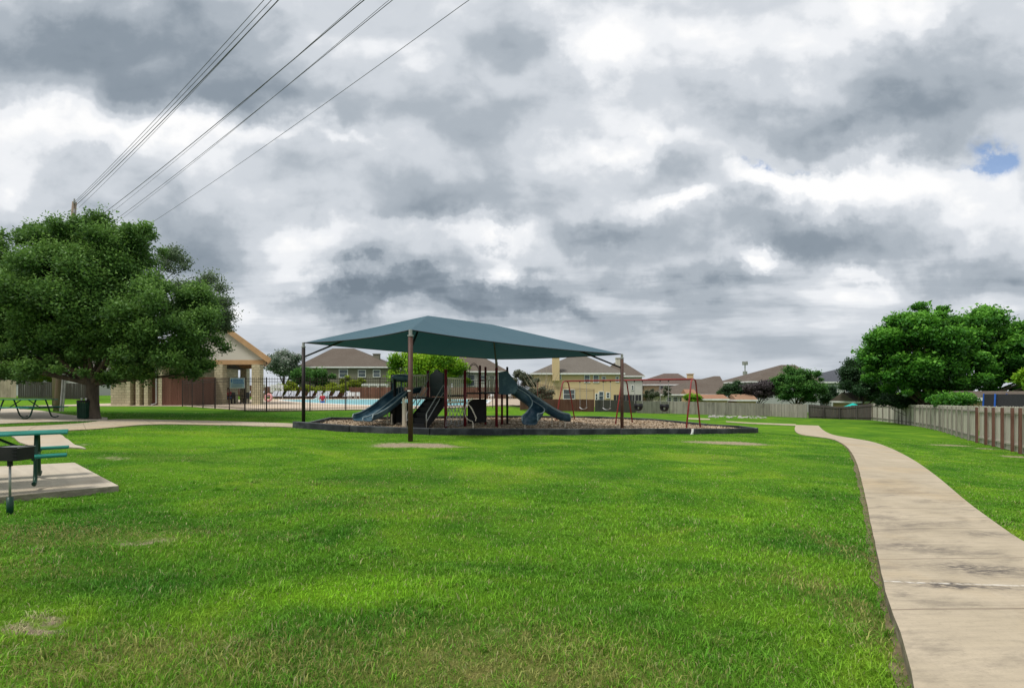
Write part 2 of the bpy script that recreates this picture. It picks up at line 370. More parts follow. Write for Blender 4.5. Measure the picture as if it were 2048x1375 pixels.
def lawn_color(n, blade):
    pos = n.node('ShaderNodeNewGeometry').outputs['Position']
    p = n.xyz(pos); xy = n.comb(p[0], p[1])
    wp = n.vmath('ADD', xy, n.vmath('SCALE', n.vmath('SUBTRACT', n.noise(xy, 1.6, 4, .6, out=1), (.5, .5, .5)), None))
    wp.node.inputs[1].links[0].from_node.inputs['Scale'].default_value = .7
    big = n.noise(xy, .22, 4, .6); mid = n.noise(xy, 1.1, 5, .65); fine = n.noise(xy, 9.0, 5, .7); vf = n.noise(xy, 60.0, 4, .75)
    g = n.mix(n.ramp(big, [(.35, 0.0), (.65, 1.0)]), (.100, .245, .015), (.170, .33, .022))
    g = n.mix(n.ramp(mid, [(.35, .0), (.7, .7)]), g, (.050, .185, .016))
    w1 = n.noise(n.vmath('MULTIPLY', xy, (1.0, 1.6, 1.0)), .34, 5, .62, .8)
    g = n.mix(n.math('MULTIPLY', n.ramp(w1, [(.50, 0.0), (.66, 1.0)]), .75), g, (.040, .150, .012))
    g = n.mix(n.math('MULTIPLY', n.ramp(w1, [(.34, 1.0), (.47, 0.0)]), .7), g, (.235, .375, .026))
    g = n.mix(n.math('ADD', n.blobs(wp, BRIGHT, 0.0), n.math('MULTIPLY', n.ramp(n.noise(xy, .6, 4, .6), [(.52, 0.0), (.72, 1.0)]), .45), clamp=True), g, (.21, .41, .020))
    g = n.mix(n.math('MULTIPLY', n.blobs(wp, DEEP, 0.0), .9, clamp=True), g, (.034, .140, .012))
    dryn = n.ramp(n.noise(xy, 2.3, 6, .7, .5), [(.56, 0.0), (.74, .55)])
    dry = n.math('MULTIPLY', n.math('ADD', n.blobs(wp, DRY, 0.0), dryn), n.ramp(fine, [(.3, .35), (.62, 1.0)]), clamp=True)
    if blade:
        rnd = n.math('FRACT', n.math('MULTIPLY', n.node('ShaderNodeAttribute', attribute_name='tint').outputs['Fac'], 37.7))
        dry = n.math('MULTIPLY', n.smooth(n.math('SUBTRACT', n.math('MULTIPLY', dry, 1.1), rnd), -.08, .08), .8)
    g = n.mix(dry, g, (.27, .245, .085))
    g = n.mix(n.ramp(n.noise(xy, 22.0, 5, .7), [(.56, 0.0), (.78, .6)]), g, (.15, .22, .03))
    dirt = n.math('MULTIPLY', n.blobs(wp, DIRT, 0.0), n.ramp(fine, [(.25, .4), (.6, 1.25)]), clamp=True)
    g = n.mix(n.smooth(dirt, .25, .75), g, (.42, .35, .24))
    if not blade:
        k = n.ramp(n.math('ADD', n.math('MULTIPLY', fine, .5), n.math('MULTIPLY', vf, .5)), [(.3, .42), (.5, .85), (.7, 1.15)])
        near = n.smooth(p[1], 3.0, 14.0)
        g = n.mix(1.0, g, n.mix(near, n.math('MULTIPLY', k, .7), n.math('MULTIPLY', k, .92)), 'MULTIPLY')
    return g, pos
def lawn_mat():
    m, n, b = new_mat('lawn')
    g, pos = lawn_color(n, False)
    n.put(b.inputs['Base Color'], g); b.inputs['Roughness'].default_value = 1.0; b.inputs['Specular IOR Level'].default_value = .05
    h = n.math('ADD', n.math('MULTIPLY', n.noise(pos, 2.2, 5, .6), 1.0), n.math('MULTIPLY', n.noise(pos, 25, 5, .7), .35))
    bp = n.node('ShaderNodeBump', {'Strength': .7, 'Height': h}); bp.inputs['Distance'].default_value = .12
    n.l.new(bp.outputs[0], b.inputs['Normal'])
    return m
def blade_mat():
    m, n, b = new_mat('grass blades')
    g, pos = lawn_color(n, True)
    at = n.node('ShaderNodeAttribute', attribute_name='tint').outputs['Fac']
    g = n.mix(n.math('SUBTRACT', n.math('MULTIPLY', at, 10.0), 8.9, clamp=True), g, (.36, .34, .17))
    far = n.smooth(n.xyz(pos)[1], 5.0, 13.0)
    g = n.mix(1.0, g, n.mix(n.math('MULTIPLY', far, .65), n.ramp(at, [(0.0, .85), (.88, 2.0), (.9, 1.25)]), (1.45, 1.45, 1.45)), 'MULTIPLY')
    n.put(b.inputs['Base Color'], g); b.inputs['Roughness'].default_value = .6; b.inputs['Specular IOR Level'].default_value = .2
    tr = n.node('ShaderNodeBsdfTranslucent', {'Color': g})
    ms = n.node('ShaderNodeMixShader', {0: .35}); n.l.new(b.outputs[0], ms.inputs[1]); n.l.new(tr.outputs[0], ms.inputs[2])
    n.l.new(ms.outputs[0], n.n['Material Output'].inputs['Surface'])
    return m
M['lawn'] = lawn_mat(); M['blade'] = blade_mat()
def leaf_mat(name, dark, mid, light):
    m, n, b = new_mat(name)
    at = n.node('ShaderNodeAttribute', attribute_name='tint').outputs['Fac']
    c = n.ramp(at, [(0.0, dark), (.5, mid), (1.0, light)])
    n.put(b.inputs['Base Color'], c); b.inputs['Roughness'].default_value = .55; b.inputs['Specular IOR Level'].default_value = .25
    tr = n.node('ShaderNodeBsdfTranslucent', {'Color': n.mix(.5, c, light)})
    ms = n.node('ShaderNodeMixShader', {0: .28}); n.l.new(b.outputs[0], ms.inputs[1]); n.l.new(tr.outputs[0], ms.inputs[2])
    n.l.new(ms.outputs[0], n.n['Material Output'].inputs['Surface'])
    return m
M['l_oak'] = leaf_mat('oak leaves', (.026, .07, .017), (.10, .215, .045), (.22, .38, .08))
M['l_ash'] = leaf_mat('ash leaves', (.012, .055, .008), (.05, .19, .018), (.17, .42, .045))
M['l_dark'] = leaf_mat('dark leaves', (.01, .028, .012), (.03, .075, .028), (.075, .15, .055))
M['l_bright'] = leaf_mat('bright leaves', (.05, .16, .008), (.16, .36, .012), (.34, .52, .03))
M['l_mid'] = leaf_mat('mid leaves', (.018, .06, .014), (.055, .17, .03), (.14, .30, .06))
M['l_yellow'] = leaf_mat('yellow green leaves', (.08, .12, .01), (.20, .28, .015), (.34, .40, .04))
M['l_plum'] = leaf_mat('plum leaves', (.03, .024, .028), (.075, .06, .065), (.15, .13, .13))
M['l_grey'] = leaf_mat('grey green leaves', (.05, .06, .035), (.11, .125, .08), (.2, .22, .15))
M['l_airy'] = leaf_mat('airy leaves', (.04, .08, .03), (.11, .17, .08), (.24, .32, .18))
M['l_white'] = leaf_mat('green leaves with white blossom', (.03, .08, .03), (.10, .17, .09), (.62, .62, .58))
def mulch_mat():
    m, n, b = new_mat('wood chip mulch')
    pos = n.node('ShaderNodeNewGeometry').outputs['Position']
    v = n.node('ShaderNodeTexVoronoi', {'Scale': 16.0}); n.l.new(pos, v.inputs['Vector'])
    f = n.xyz(v.outputs['Color'])[0]
    c = n.ramp(f, [(0.0, (.21, .145, .085)), (.5, (.42, .31, .195)), (1.0, (.60, .49, .35))])
    c = n.mix(n.ramp(n.noise(pos, .5, 4, .6), [(.4, 0.0), (.7, .6)]), c, (.28, .23, .18))
    n.put(b.inputs['Base Color'], c); b.inputs['Roughness'].default_value = .95
    bp = n.node('ShaderNodeBump', {'Strength': 1.0, 'Height': f}); bp.inputs['Distance'].default_value = .04
    n.l.new(bp.outputs[0], b.inputs['Normal'])
    return m
M['mulch'] = mulch_mat()

# ------------------------------------------------------------------ camera, sky, sun
cam_d = bpy.data.cameras.new('camera'); cam = bpy.data.objects.new('camera', cam_d); COL.objects.link(cam)
cam.location = (0, 0, CH); cam.rotation_euler = (math.radians(90), 0, 0)
cam_d.sensor_width = 36; cam_d.lens = 18; cam_d.shift_y = (HZ-687.5)/2048; cam_d.clip_end = 6000; cam_d.clip_start = .05
sc.camera = cam
sc.view_settings.view_transform = 'Standard'; sc.view_settings.look = 'None'; sc.view_settings.exposure = 0
SUN_EL, SUN_AZ = 58, 232       # azimuth clockwise from +Y
sd = bpy.data.lights.new('sun', 'SUN'); sd.energy = 3.0; sd.angle = math.radians(14); sd.color = (1, .96, .9)
so = bpy.data.objects.new('sun', sd); COL.objects.link(so); so.location = (0, -20, 30)
dv = Vector((math.sin(math.radians(SUN_AZ))*math.cos(math.radians(SUN_EL)), math.cos(math.radians(SUN_AZ))*math.cos(math.radians(SUN_EL)), math.sin(math.radians(SUN_EL))))
so.rotation_euler = dv.to_track_quat('Z', 'Y').to_euler()
w = bpy.data.worlds.new('World'); sc.world = w; w.use_nodes = True
n = NT(w.node_tree); bg = n.n['Background']
sky = n.node('ShaderNodeTexSky', sky_type='NISHITA', sun_disc=False, sun_elevation=math.radians(SUN_EL), sun_rotation=math.radians(SUN_AZ), dust_density=1.5)
d = n.vmath('NORMALIZE', n.node('ShaderNodeTexCoord').outputs['Generated'])
dx, dy, dz = n.xyz(d)
ay = n.math('MAXIMUM', n.math('ABSOLUTE', dy), .12)
uv = n.comb(n.math('DIVIDE', dx, ay), n.math('DIVIDE', dz, ay))
# cloud deck seen in perspective: plane coordinates flatten the detail towards the horizon
zc = n.math('ADD', n.math('MAXIMUM', dz, 0.0), .16)
pl = n.comb(n.math('DIVIDE', dx, zc), n.math('DIVIDE', dy, zc), 3.7)
warp = n.vmath('SUBTRACT', n.noise(uv, 3.2, 6, .58, out=1), (.5, .5, .5))
wn = n.node('ShaderNodeVectorMath', operation='SCALE'); n.l.new(warp, wn.inputs[0]); wn.inputs['Scale'].default_value = .34
warp2 = n.vmath('SUBTRACT', n.noise(uv, 11, 4, .5, out=1), (.5, .5, .5))
wn2 = n.node('ShaderNodeVectorMath', operation='SCALE'); n.l.new(warp2, wn2.inputs[0]); wn2.inputs['Scale'].default_value = .06
uvw = n.vmath('ADD', n.vmath('ADD', uv, wn.outputs[0]), wn2.outputs[0])
def C(x, y, rx, ry, a): return ((x-1024)/F, (HZ-y)/F, rx/F, ry/F, a)
CL = [C(250, 70, 380, 110, -.42), C(90, 60, 200, 100, -.12), C(560, 190, 260, 65, -.34), C(330, 170, 200, 60, -.2),
      C(130, 400, 200, 60, -.14), C(400, 480, 150, 65, -.34), C(250, 340, 120, 30, -.12), C(700, 350, 200, 50, -.12), C(890, 420, 190, 60, -.34),
      C(960, 260, 150, 80, -.18), C(1040, 130, 130, 90, -.18), C(870, 585, 260, 34, -.60), C(1110, 596, 90, 22, -.35), C(690, 570, 110, 25, -.3),
      C(1600, 470, 190, 52, -.50), C(1200, 490, 110, 36, -.34), C(1690, 250, 240, 62, -.42), C(1900, 160, 200, 80, -.25), C(1480, 180, 160, 60, -.1),
      C(1870, 545, 200, 34, -.3), C(1290, 335, 110, 50, -.2), C(1400, 570, 160, 26, -.25), C(1010, 60, 90, 80, -.1), C(1230, 620, 160, 16, -.12),
      C(60, 235, 170, 50, .30), C(350, 285, 190, 50, .28), C(40, 350, 60, 50, .25), C(600, 480, 130, 45, .3), C(600, 280, 140, 20, .2), C(1190, 80, 95, 90, .40),
      C(1240, 290, 90, 45, .40), C(1520, 60, 190, 60, .20), C(1600, 358, 190, 28, .45), C(1000, 540, 60, 40, .5), C(990, 490, 110, 20, .2), C(480, 630, 90, 60, .25),
      C(1900, 400, 190, 60, .3), C(1340, 415, 70, 28, .42), C(1780, 40, 150, 40, .15), C(1500, 530, 45, 22, .4), C(1720, 545, 60, 20, .35), C(560, 560, 70, 40, .25),
      C(820, 480, 110, 26, .2), C(1060, 290, 30, 60, .1), C(800, 90, 120, 60, .1), C(1130, 680, 500, 20, .08), C(2000, 650, 150, 25, .12)]
n1 = n.math('SUBTRACT', n.noise(pl, .95, 8, .5, .2), .5)
n2 = n.math('SUBTRACT', n.noise(uv, 5.0, 7, .52, .3), .5)
pw = n.vmath('ADD', n.vmath('MULTIPLY', uv, (1.0, 1.55, 1.0)), wn2.outputs[0])
tA = n.noise(pw, 4.2, 9, .49, .1); tB = n.noise(n.vmath('ADD', pw, (.012, .055, 0)), 4.2, 9, .49, .1)
pC = n.vmath('MULTIPLY', pl, (1.0, 1.0, 1.0)); tC = n.noise(pC, 2.6, 8, .58, .2)
rel = n.math('SUBTRACT', tA, tB)
base = n.math('ADD', .70, n.math('ADD', n.math('MULTIPLY', n1, .42), n.math('MULTIPLY', rel, 1.05)))
base = n.math('ADD', base, n.math('MULTIPLY', n.math('SUBTRACT', .5, tA), .42))
base = n.math('ADD', base, n.math('MULTIPLY', n.math('SUBTRACT', tC, .5), .26))
stk = n.noise(n.comb(n.math('MULTIPLY', n.xyz(uv)[0], 2.2), n.math('MULTIPLY', n.xyz(uv)[1], 17.0)), 1.0, 5, .55, .3)
hz_ = n.math('SUBTRACT', 1.0, n.smooth(n.xyz(uv)[1], .12, .34))
base = n.math('ADD', base, n.math('MULTIPLY', hz_, n.math('MULTIPLY_ADD', n.math('SUBTRACT', stk, .5), 1.6, -.10)))
dens = n.blobs(uvw, CL, base)
el = n.smooth(dz, .02, .22)
dens = n.math('ADD', n.math('MULTIPLY', n.math('SUBTRACT', dens, .62), n.math('MULTIPLY_ADD', el, .6, .4)), .62)
cc = n.ramp(dens, [(0.0, (.19, .235, .285)), (.22, (.265, .315, .37)), (.45, (.42, .47, .525)), (.68, (.64, .68, .73)), (.86, (.87, .89, .92)), (1.0, (1.0, 1.0, 1.0))], 'EASE')
gap = n.math('MULTIPLY', n.blobs(uvw, [C(1975, 325, 58, 46, 1.8), C(1900, 350, 40, 12, .7), C(1512, 328, 42, 13, 1.3), C(1610, 318, 26, 7, .5), C(-300, 250, 90, 60, 1.0)], 0.0), n.ramp(n.noise(uv, 22, 5, .6), [(.3, .2), (.6, 1.0)]), clamp=True)
skyc = n.node('ShaderNodeMix', data_type='RGBA', blend_type='MULTIPLY'); n.put(skyc.inputs[0], 1.0); n.l.new(sky.outputs[0], skyc.inputs[6]); n.put(skyc.inputs[7], (.12, .135, .155))
fin = n.mix(n.math('MULTIPLY', n.smooth(gap, .08, 1.1), .85), cc, skyc.outputs[2])
fin = n.mix(n.math('SUBTRACT', 1.0, n.smooth(dz, -.03, .0)), fin, (.30, .33, .34))
n.l.new(fin, bg.inputs['Color']); bg.inputs['Strength'].default_value = 1.0
try: w.cycles.sampling_method = 'MANUAL'; w.cycles.sample_map_resolution = 512
except Exception: pass

# ------------------------------------------------------------------ ground sheet
def axis(lo, hi, fine_lo, fine_hi, st, grow=1.25):
    a = list(np.arange(fine_lo, fine_hi+1e-6, st)); s = st
    x = fine_hi
    while x < hi: s *= grow; x += s; a.append(min(x, hi+s))
    s = st; x = fine_lo
    while x > lo: s *= grow; x -= s; a.insert(0, x)
    return np.array(a)
xs = axis(-2500, 2500, -42, 56, .45); ys = axis(-600, 4500, 1.0, 88, .42)
XX, YY = np.meshgrid(xs, ys); ZZ = ground(XX, YY)
V = np.stack([XX, YY, ZZ], -1).reshape(-1, 3); nx, ny = len(xs), len(ys)
I = (np.arange(ny-1)[:, None]*nx+np.arange(nx-1)[None, :]).ravel()
Fq = np.stack([I, I+1, I+nx+1, I+nx], -1).ravel()
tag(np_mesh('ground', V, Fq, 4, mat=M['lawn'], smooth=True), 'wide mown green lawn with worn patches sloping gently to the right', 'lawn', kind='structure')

def resample(P, n_):
    P = [Vector(p) for p in P]; L = [0]
    for a, b in zip(P, P[1:]): L.append(L[-1]+(b-a).length)
    out = []
    for i in range(n_):
        t = L[-1]*i/(n_-1); k = 0
        while k < len(L)-2 and L[k+1] < t: k += 1
        f = (t-L[k])/max(1e-9, L[k+1]-L[k]); out.append(P[k].lerp(P[k+1], min(1, f)))
    return out
def smooth_line(P, it=2):
    for _ in range(it):
        Q = [P[0]]
        for a, b in zip(P, P[1:]): Q += [a.lerp(b, .25), a.lerp(b, .75)]
        Q.append(P[-1]); P = Q
    return P
def strip(name, A, B, hfun, mat, n_=60, m_=7, skirt=.15, rough=0.0):
    """paved strip between two edge lines, laid on the terrain, with real side faces"""
    A = resample(smooth_line(A), n_); B = resample(smooth_line(B), n_)
    mb = MB(); uvs = []; L = 0; rows = []
    for i in range(n_):
        if i: L += ((A[i]-A[i-1]).length+(B[i]-B[i-1]).length)/2
        a, b = A[i].copy(), B[i].copy()
        if rough:
            dd = (b-a).normalized(); a -= dd*rough*(mnoise.noise((a.x*3, a.y*3, 0)))
        row = []
        for j in range(m_):
            p = a.lerp(b, j/(m_-1)); z = gz(p.x, p.y)+hfun(p.y)
            row.append((p.x, p.y, z)); uvs.append((j/(m_-1)*(b-a).length, L))
        rows.append(row); mb.v += row
    for i in range(n_-1):
        for j in range(m_-1):
            k = i*m_+j; mb.f.append((k, k+1, k+m_+1, k+m_))
    top = len(mb.f)
    for j, sgn in ((0, 1), (m_-1, -1)):
        b = len(mb.v)
        for i in range(n_):
            x, y, z = rows[i][j]; mb.v += [(x, y, z), (x, y, z-skirt)]; uvs += [(0, 0.3)]*2
        for i in range(n_-1):
            q = (b+2*i, b+2*i+2, b+2*i+3, b+2*i+1); mb.f.append(q if sgn < 0 else q[::-1])
    for i in (0, n_-1):
        b = len(mb.v)
        for j in range(m_): x, y, z = rows[i][j]; mb.v += [(x, y, z), (x, y, z-skirt)]; uvs += [(0, .3)]*2
        for j in range(m_-1):
            q = (b+2*j, b+2*j+1, b+2*j+3, b+2*j+2); mb.f.append(q if i == 0 else q[::-1])
    me = mb.mesh(name); ul = me.uv_layers.new(name='UVMap')
    vi = np.zeros(len(me.loops), np.int32); me.loops.foreach_get('vertex_index', vi)
    ul.data.foreach_set('uv', np.array(uvs, np.float32)[vi].ravel())
    return link_mesh(name, me, mat), [(p.x, p.y) for p in A]+[(p.x, p.y) for p in B[::-1]]
MASKS = []
hR = lambda y: .035+.09*float(1-S((y-2.5)/5))
Lp = [(1838, 1440), (1829, 1375), (1822, 1330), (1800, 1262), (1776, 1205), (1757, 1120), (1741, 1040), (1728, 980), (1716, 930), (1703, 903), (1688, 887), (1664, 876), (1625, 871.5), (1598, 868), (1588, 859), (1592, 849)]
Rp = [(2900, 1440), (2560, 1330), (2400, 1250), (2230, 1160), (2130, 1118), (2048, 1084), (1990, 1043), (1930, 1000), (1872, 950), (1820, 914), (1780, 894), (1745, 882), (1700, 875), (1664, 869), (1646, 860), (1637, 850.5)]
def edge(Pp, h): 
    out = []
    for x, y in Pp:
        p = gp(x, y, .04); p = gp(x, y, h(p.y)); out.append(Vector((p.x, p.y, 0)))
    return out
o, m_ = strip('walking_path', edge(Lp, hR), edge(Rp, hR), hR, M['path'], 150, 9, .22, .012); MASKS.append(m_)
tag(o, 'tan concrete walking path curving away beside the right fence', 'path', kind='structure')
Le = edge(Lp[:12], lambda y: 0.0); Le = smooth_line(Le); Lo = [p-Vector((.05+.10*abs(mnoise.noise((p.x*1.7, p.y*1.9, 0)))*2, 0, 0)) for p in Le]
o, m_ = strip('soil_edge', Lo, Le, lambda y: .012, mat_noise('worn soil', (.10, .07, .045), (.22, .18, .10), 9, .95, bump=.6, c3=(.07, .12, .02), s3=7), 90, 4, .05, .05); MASKS.append([(p.x+.08, p.y) for p in Lo]+[(p.x, p.y) for p in Le[::-1]])
tag(o, 'narrow worn strip of bare soil along the left edge of the walk', 'soil', kind='structure')
hT = lambda y: .03
o, m_ = strip('path_branch', edge([(1592, 847.6), (1500, 844.4), (1452, 841.6)], hT), edge([(1592, 850.4), (1500, 846.4), (1452, 843)], hT), hT, M['path'], 20, 3, .1)
tag(o, 'thin far branch of the walk turning left behind the play area', 'path', kind='structure')
o, m_ = strip('path_piece', edge([(1376, 835.0), (1420, 836.6)], hT), edge([(1376, 837.6), (1420, 838.8)], hT), hT, M['path'], 8, 3, .1)
tag(o, 'short pale piece of concrete beyond the border timbers', 'path', kind='structure')
U1 = [(-400, 800), (-80, 806), (0, 812), (60, 818.5), (110, 826), (160, 831), (215, 834.5)]
D1 = [(-400, 850), (-80, 848), (0, 846.5), (28, 845), (100, 842.5), (160, 841), (215, 840)]
hA = lambda y: .026
o, m_ = strip('picnic_paving', edge(U1, hA), edge(D1, hA), hA, M['slab'], 40, 7, .1); MASKS.append(m_)
tag(o, 'shaded concrete paving under the far picnic table and tree', 'paving', kind='structure')
U2 = [(-400, 872), (-80, 858), (0, 853.5), (60, 851), (130, 848), (190, 843), (225, 837), (300, 838.3), (430, 840.6), (500, 843), (589, 846.3)]
D2 = [(-400, 884), (-80, 868), (0, 865), (60, 862.5), (130, 860), (190, 857), (225, 854), (300, 847), (430, 848.5), (500, 850.5), (589, 853.5)]
hB = lambda y: .034
o, m_ = strip('side_path', edge(U2, hB), edge(D2, hB), hB, M['path'], 90, 5, .12); MASKS.append(m_)
tag(o, 'concrete path running left from the play area past the tree', 'path', kind='structure')
hC = lambda y: .03
o, m_ = strip('concrete_apron', edge([(18, 858.5), (20, 870), (40, 885), (70, 893)], hC), edge([(112, 856.5), (128, 874), (148, 888), (172, 896)], hC), hC, M['slab'], 24, 7, .1); MASKS.append(m_)
tag(o, 'concrete apron leading off the side path behind the green table', 'paving', kind='structure')

# picnic slab
def slab(name, pix, h, label):
    P = [gp(x, y, h) for x, y in pix]; z = h
    poly = [(p.x, p.y) for p in P]
    me = MB().prism(poly, lambda x, y: gz(x, y)-.2, lambda x, y: gz(x, y)+h).build(name, M['slab'], bevel=.015)
    me.data.uv_layers.new(name='UVMap')
    tag(me, label, 'slab', kind='structure'); MASKS.append(poly); return z
zslab = slab('picnic_slab', [(238, 970), (150, 924), (-250, 944), (-330, 1022)], .105, 'pale raised concrete slab under the near green picnic table')

# ------------------------------------------------------------------ pool terrace
Zp = .60
fence_pix = [(365, 812.5), (430, 817.5), (490, 822), (533, 823.5), (620, 822), (760, 819.5), (900, 817)]
FP = [gp(x, y) for x, y in fence_pix]
pe = gp(1190, 823)
deck_poly = [(-60, 37)]+[(p.x, p.y+.25) for p in FP]+[(.8, 39.5), (1.5, 76), (-60, 76)]
mb = MB(); mb.prism(deck_poly, .2, Zp+.035); o = mb.build('pool_deck', M['deck']); o.data.uv_layers.new(name='UVMap')
tag(o, 'pale pinkish concrete pool deck behind the picket fence', 'pool deck', kind='structure'); MASKS.append(deck_poly)
wp = [(-28, 62), (-26.5, 58.5), (-21, 50), (-17.5, 45.5), (-13, 40), (-9.5, 37), (-6, 36), (-3, 38), (-2.2, 43), (-2.5, 60), (-6, 66), (-20, 67)]
mb = MB(); mb.prism(wp, Zp, Zp+.042)
tag(mb.build('pool_water', M['water']), 'light turquoise swimming pool water seen through the fence', 'pool', kind='structure')
mb = MB()
P3 = [Vector((x, y, Zp+.05)) for x, y in wp]
for a, b in zip(P3, P3[1:]+P3[:1]): mb.beam(a, b, .35, .06)
tag(mb.build('pool_coping', M['white']), 'pale coping around the edge of the swimming pool', 'pool coping', kind='structure')

# ------------------------------------------------------------------ play area: border, mulch
NP = [gp(x, y) for x, y in [(587, 855), (700, 863.5), (860, 869.5), (1045, 869.5), (1240, 868)]]
NP2 = [gp(x, y) for x, y in [(1241.5, 868.5), (1314, 867.5), (1381, 867.5)]]
NP3 = [gp(x, y) for x, y in [(1388, 867.8), (1450, 867), (1510, 865.5)]]
BP = [gp(x, y, .24) for x, y in [(1514, 855.3), (1478, 851), (1415, 847), (1300, 836.5), (1200, 832.3), (1060, 830.6), (940, 831), (800, 832.4), (715, 834.2), (661, 834), (618, 844)]]
border = thing('play_area_border', 'low black plastic timber border around the mulch play area', 'border', (NP[2].x, NP[2].y, gz(NP[2].x, NP[2].y)))
def timber(a, b, h=.25, w_=.13):
    a = Vector((a.x, a.y, gz(a.x, a.y))); b = Vector((b.x, b.y, gz(b.x, b.y)))
    off = border.location
    mb = MB(); mb.beam(a-off+Vector((0, 0, h/2-.04)), b-off+Vector((0, 0, h/2-.04)), w_, h+.06)
    t = mb.build('border_timber', M['timber'], border, bevel=.018)
    mb = MB(); mb.beam(a-off+Vector((0, 0, h-.008)), b-off+Vector((0, 0, h-.008)), w_-.03, .012)
    mb.build('worn_top', M['timbertop'], t)
def timbers(P):
    for a, b in zip(P, P[1:]):
        L = (b-a).length; k = max(1, round(L/2.4))
        for i in range(k):
            p = a.lerp(b, i/k); q = a.lerp(b, (i+1)/k); e = (q-p).normalized()*.006
            timber(p+e, q-e)
timbers(NP); timbers(NP2); timbers(NP3); timbers([NP3[-1]]+BP); timbers([BP[-1], NP[0]])
# loose white anchor where the timbers part
jp = gp(1384, 868); mb = MB(); mb.beam(Vector((jp.x-.02, jp.y-.06, jp.z)), Vector((jp.x+.02, jp.y-.05, jp.z+.25)), .13, .03); mb.beam(Vector((jp.x-.08, jp.y-.1, jp.z)), Vector((jp.x+.0, jp.y-.1, jp.z+.12)), .06, .04)
tag(mb.build('timber_bracket', M['white']), 'broken white bracket in the gap between two border timbers', 'bracket')
mulch_poly = [(p.x, p.y) for p in NP+NP2+NP3+BP]
MASKS.append(mulch_poly)
cxm = sum(p[0] for p in mulch_poly)/len(mulch_poly); cym = sum(p[1] for p in mulch_poly)/len(mulch_poly)
HM = .12
def mulch_z(X, Y): return ground(X, Y)+HM+.03*np.sin(X*1.9+Y)*np.sin(Y*1.3-X*.5)
pp = resample([Vector((x, y, 0)) for x, y in mulch_poly+[mulch_poly[0]]], 161)[:-1]
vs = []; rings = 26
for r in range(rings+1):
    t = 1-r/rings
    for p in pp:
        X = cxm+(p.x-cxm)*t; Y = cym+(p.y-cym)*t; vs.append((X, Y, float(mulch_z(X, Y))))
npp = len(pp); fs = []
for r in range(rings):
    for k in range(npp):
        a = r*npp+k; b = r*npp+(k+1) % npp; fs += [a, b, b+npp, a+npp]
V0 = np.array(vs)
# loose chips on the bed
N = 26000
cx = RNG.uniform(-9, 13, N); cy = RNG.uniform(17, 34, N); ok = in_poly(cx, cy, mulch_poly); cx, cy = cx[ok], cy[ok]; k = len(cx)
cz = mulch_z(cx, cy)+.012; an = RNG.uniform(0, 6.28, k); ln = RNG.uniform(.02, .06, k); wd = RNG.uniform(.01, .022, k); tl = RNG.uniform(-.02, .03, (k, 2))
q = []
for sx, sy in ((-1, -1), (1, -1), (1, 1), (-1, 1)):
    x = cx+np.cos(an)*ln*sx-np.sin(an)*wd*sy; y = cy+np.sin(an)*ln*sx+np.cos(an)*wd*sy
    q.append(np.stack([x, y, cz+tl[:, 0]*sx+tl[:, 1]*sy], -1))
Vc = np.stack(q, 1).reshape(-1, 3); Fc = np.arange(4*k)+len(V0)
o = np_mesh('mulch', np.vstack([V0, Vc]), np.concatenate([np.array(fs), Fc]), 4, mat=M['mulch'])
tag(o, 'tan wood chip mulch filling the play area', 'mulch', kind='stuff')

# ------------------------------------------------------------------ grass blades
def blades(N, y0, y1, hmin, hmax, wk, name, label, pw=-.4, xlim=1.25):
    U = RNG.random(N); e = pw+1
    Y = (y0**e+U*(y1**e-y0**e))**(1/e); X = RNG.uniform(-xlim, xlim, N)*(Y+.6)
    keep = np.ones(N, bool)
    for mk in MASKS: keep &= ~in_poly(X, Y, mk)
    keep &= ~((X > 15) & (Y > X*1.02+9) )
    for (cx_, cy_, rx, ry, am) in DIRT:
        d2 = ((X-cx_)/rx)**2+((Y-cy_)/ry)**2; keep &= ~(RNG.random(N) < np.exp(-d2)*min(1, am*1.1))
    X, Y = X[keep], Y[keep]; n_ = len(X)
    # tufts: height follows a patchy field
    fld = .5+.5*np.sin(X*2.1+1.7*np.sin(Y*1.3))*np.sin(Y*2.7+1.2*np.sin(X*1.9)); fld2 = .5+.5*np.sin(X*9+3*np.sin(Y*5))*np.sin(Y*11+2*np.sin(X*7))
    h = (hmin+(hmax-hmin)*RNG.random(n_)**1.6)*(.65+.5*fld+.35*fld2)*(.84-.38*S((Y-5)/8))
    wd = (.0022+wk*Y)*RNG.uniform(.7, 1.3, n_)
    yaw = RNG.uniform(0, 6.28, n_); ld = RNG.uniform(0, 6.28, n_)+fld*2; lean = RNG.uniform(.15, 1.1, n_)*h
    bz = ground(X, Y)-.004
    dx_, dy_ = np.cos(yaw)*wd/2, np.sin(yaw)*wd/2; lx, ly = np.cos(ld)*lean, np.sin(ld)*lean
    P = np.zeros((n_, 5, 3))
    P[:, 0] = np.stack([X-dx_, Y-dy_, bz], -1); P[:, 1] = np.stack([X+dx_, Y+dy_, bz], -1)
    P[:, 2] = np.stack([X+lx*.35+dx_*.8, Y+ly*.35+dy_*.8, bz+h*.6], -1); P[:, 3] = np.stack([X+lx*.35-dx_*.8, Y+ly*.35-dy_*.8, bz+h*.6], -1)
    P[:, 4] = np.stack([X+lx, Y+ly, bz+h*(1-.25*lean/h)], -1)
    b = np.arange(n_)[:, None]*5
    T = (b+np.array([[0, 1, 2, 0, 2, 3, 3, 2, 4]])).ravel()
    o = np_mesh(name, P.reshape(-1, 3), T, 3, {'tint': ('FACE', np.repeat(RNG.random(n_), 3))}, M['blade'])
    tag(o, label, 'grass', kind='stuff')
blades(760000, 1.9, 27, .018, .060, .0012, 'grass', 'short green grass blades covering the lawn', pw=-.6)
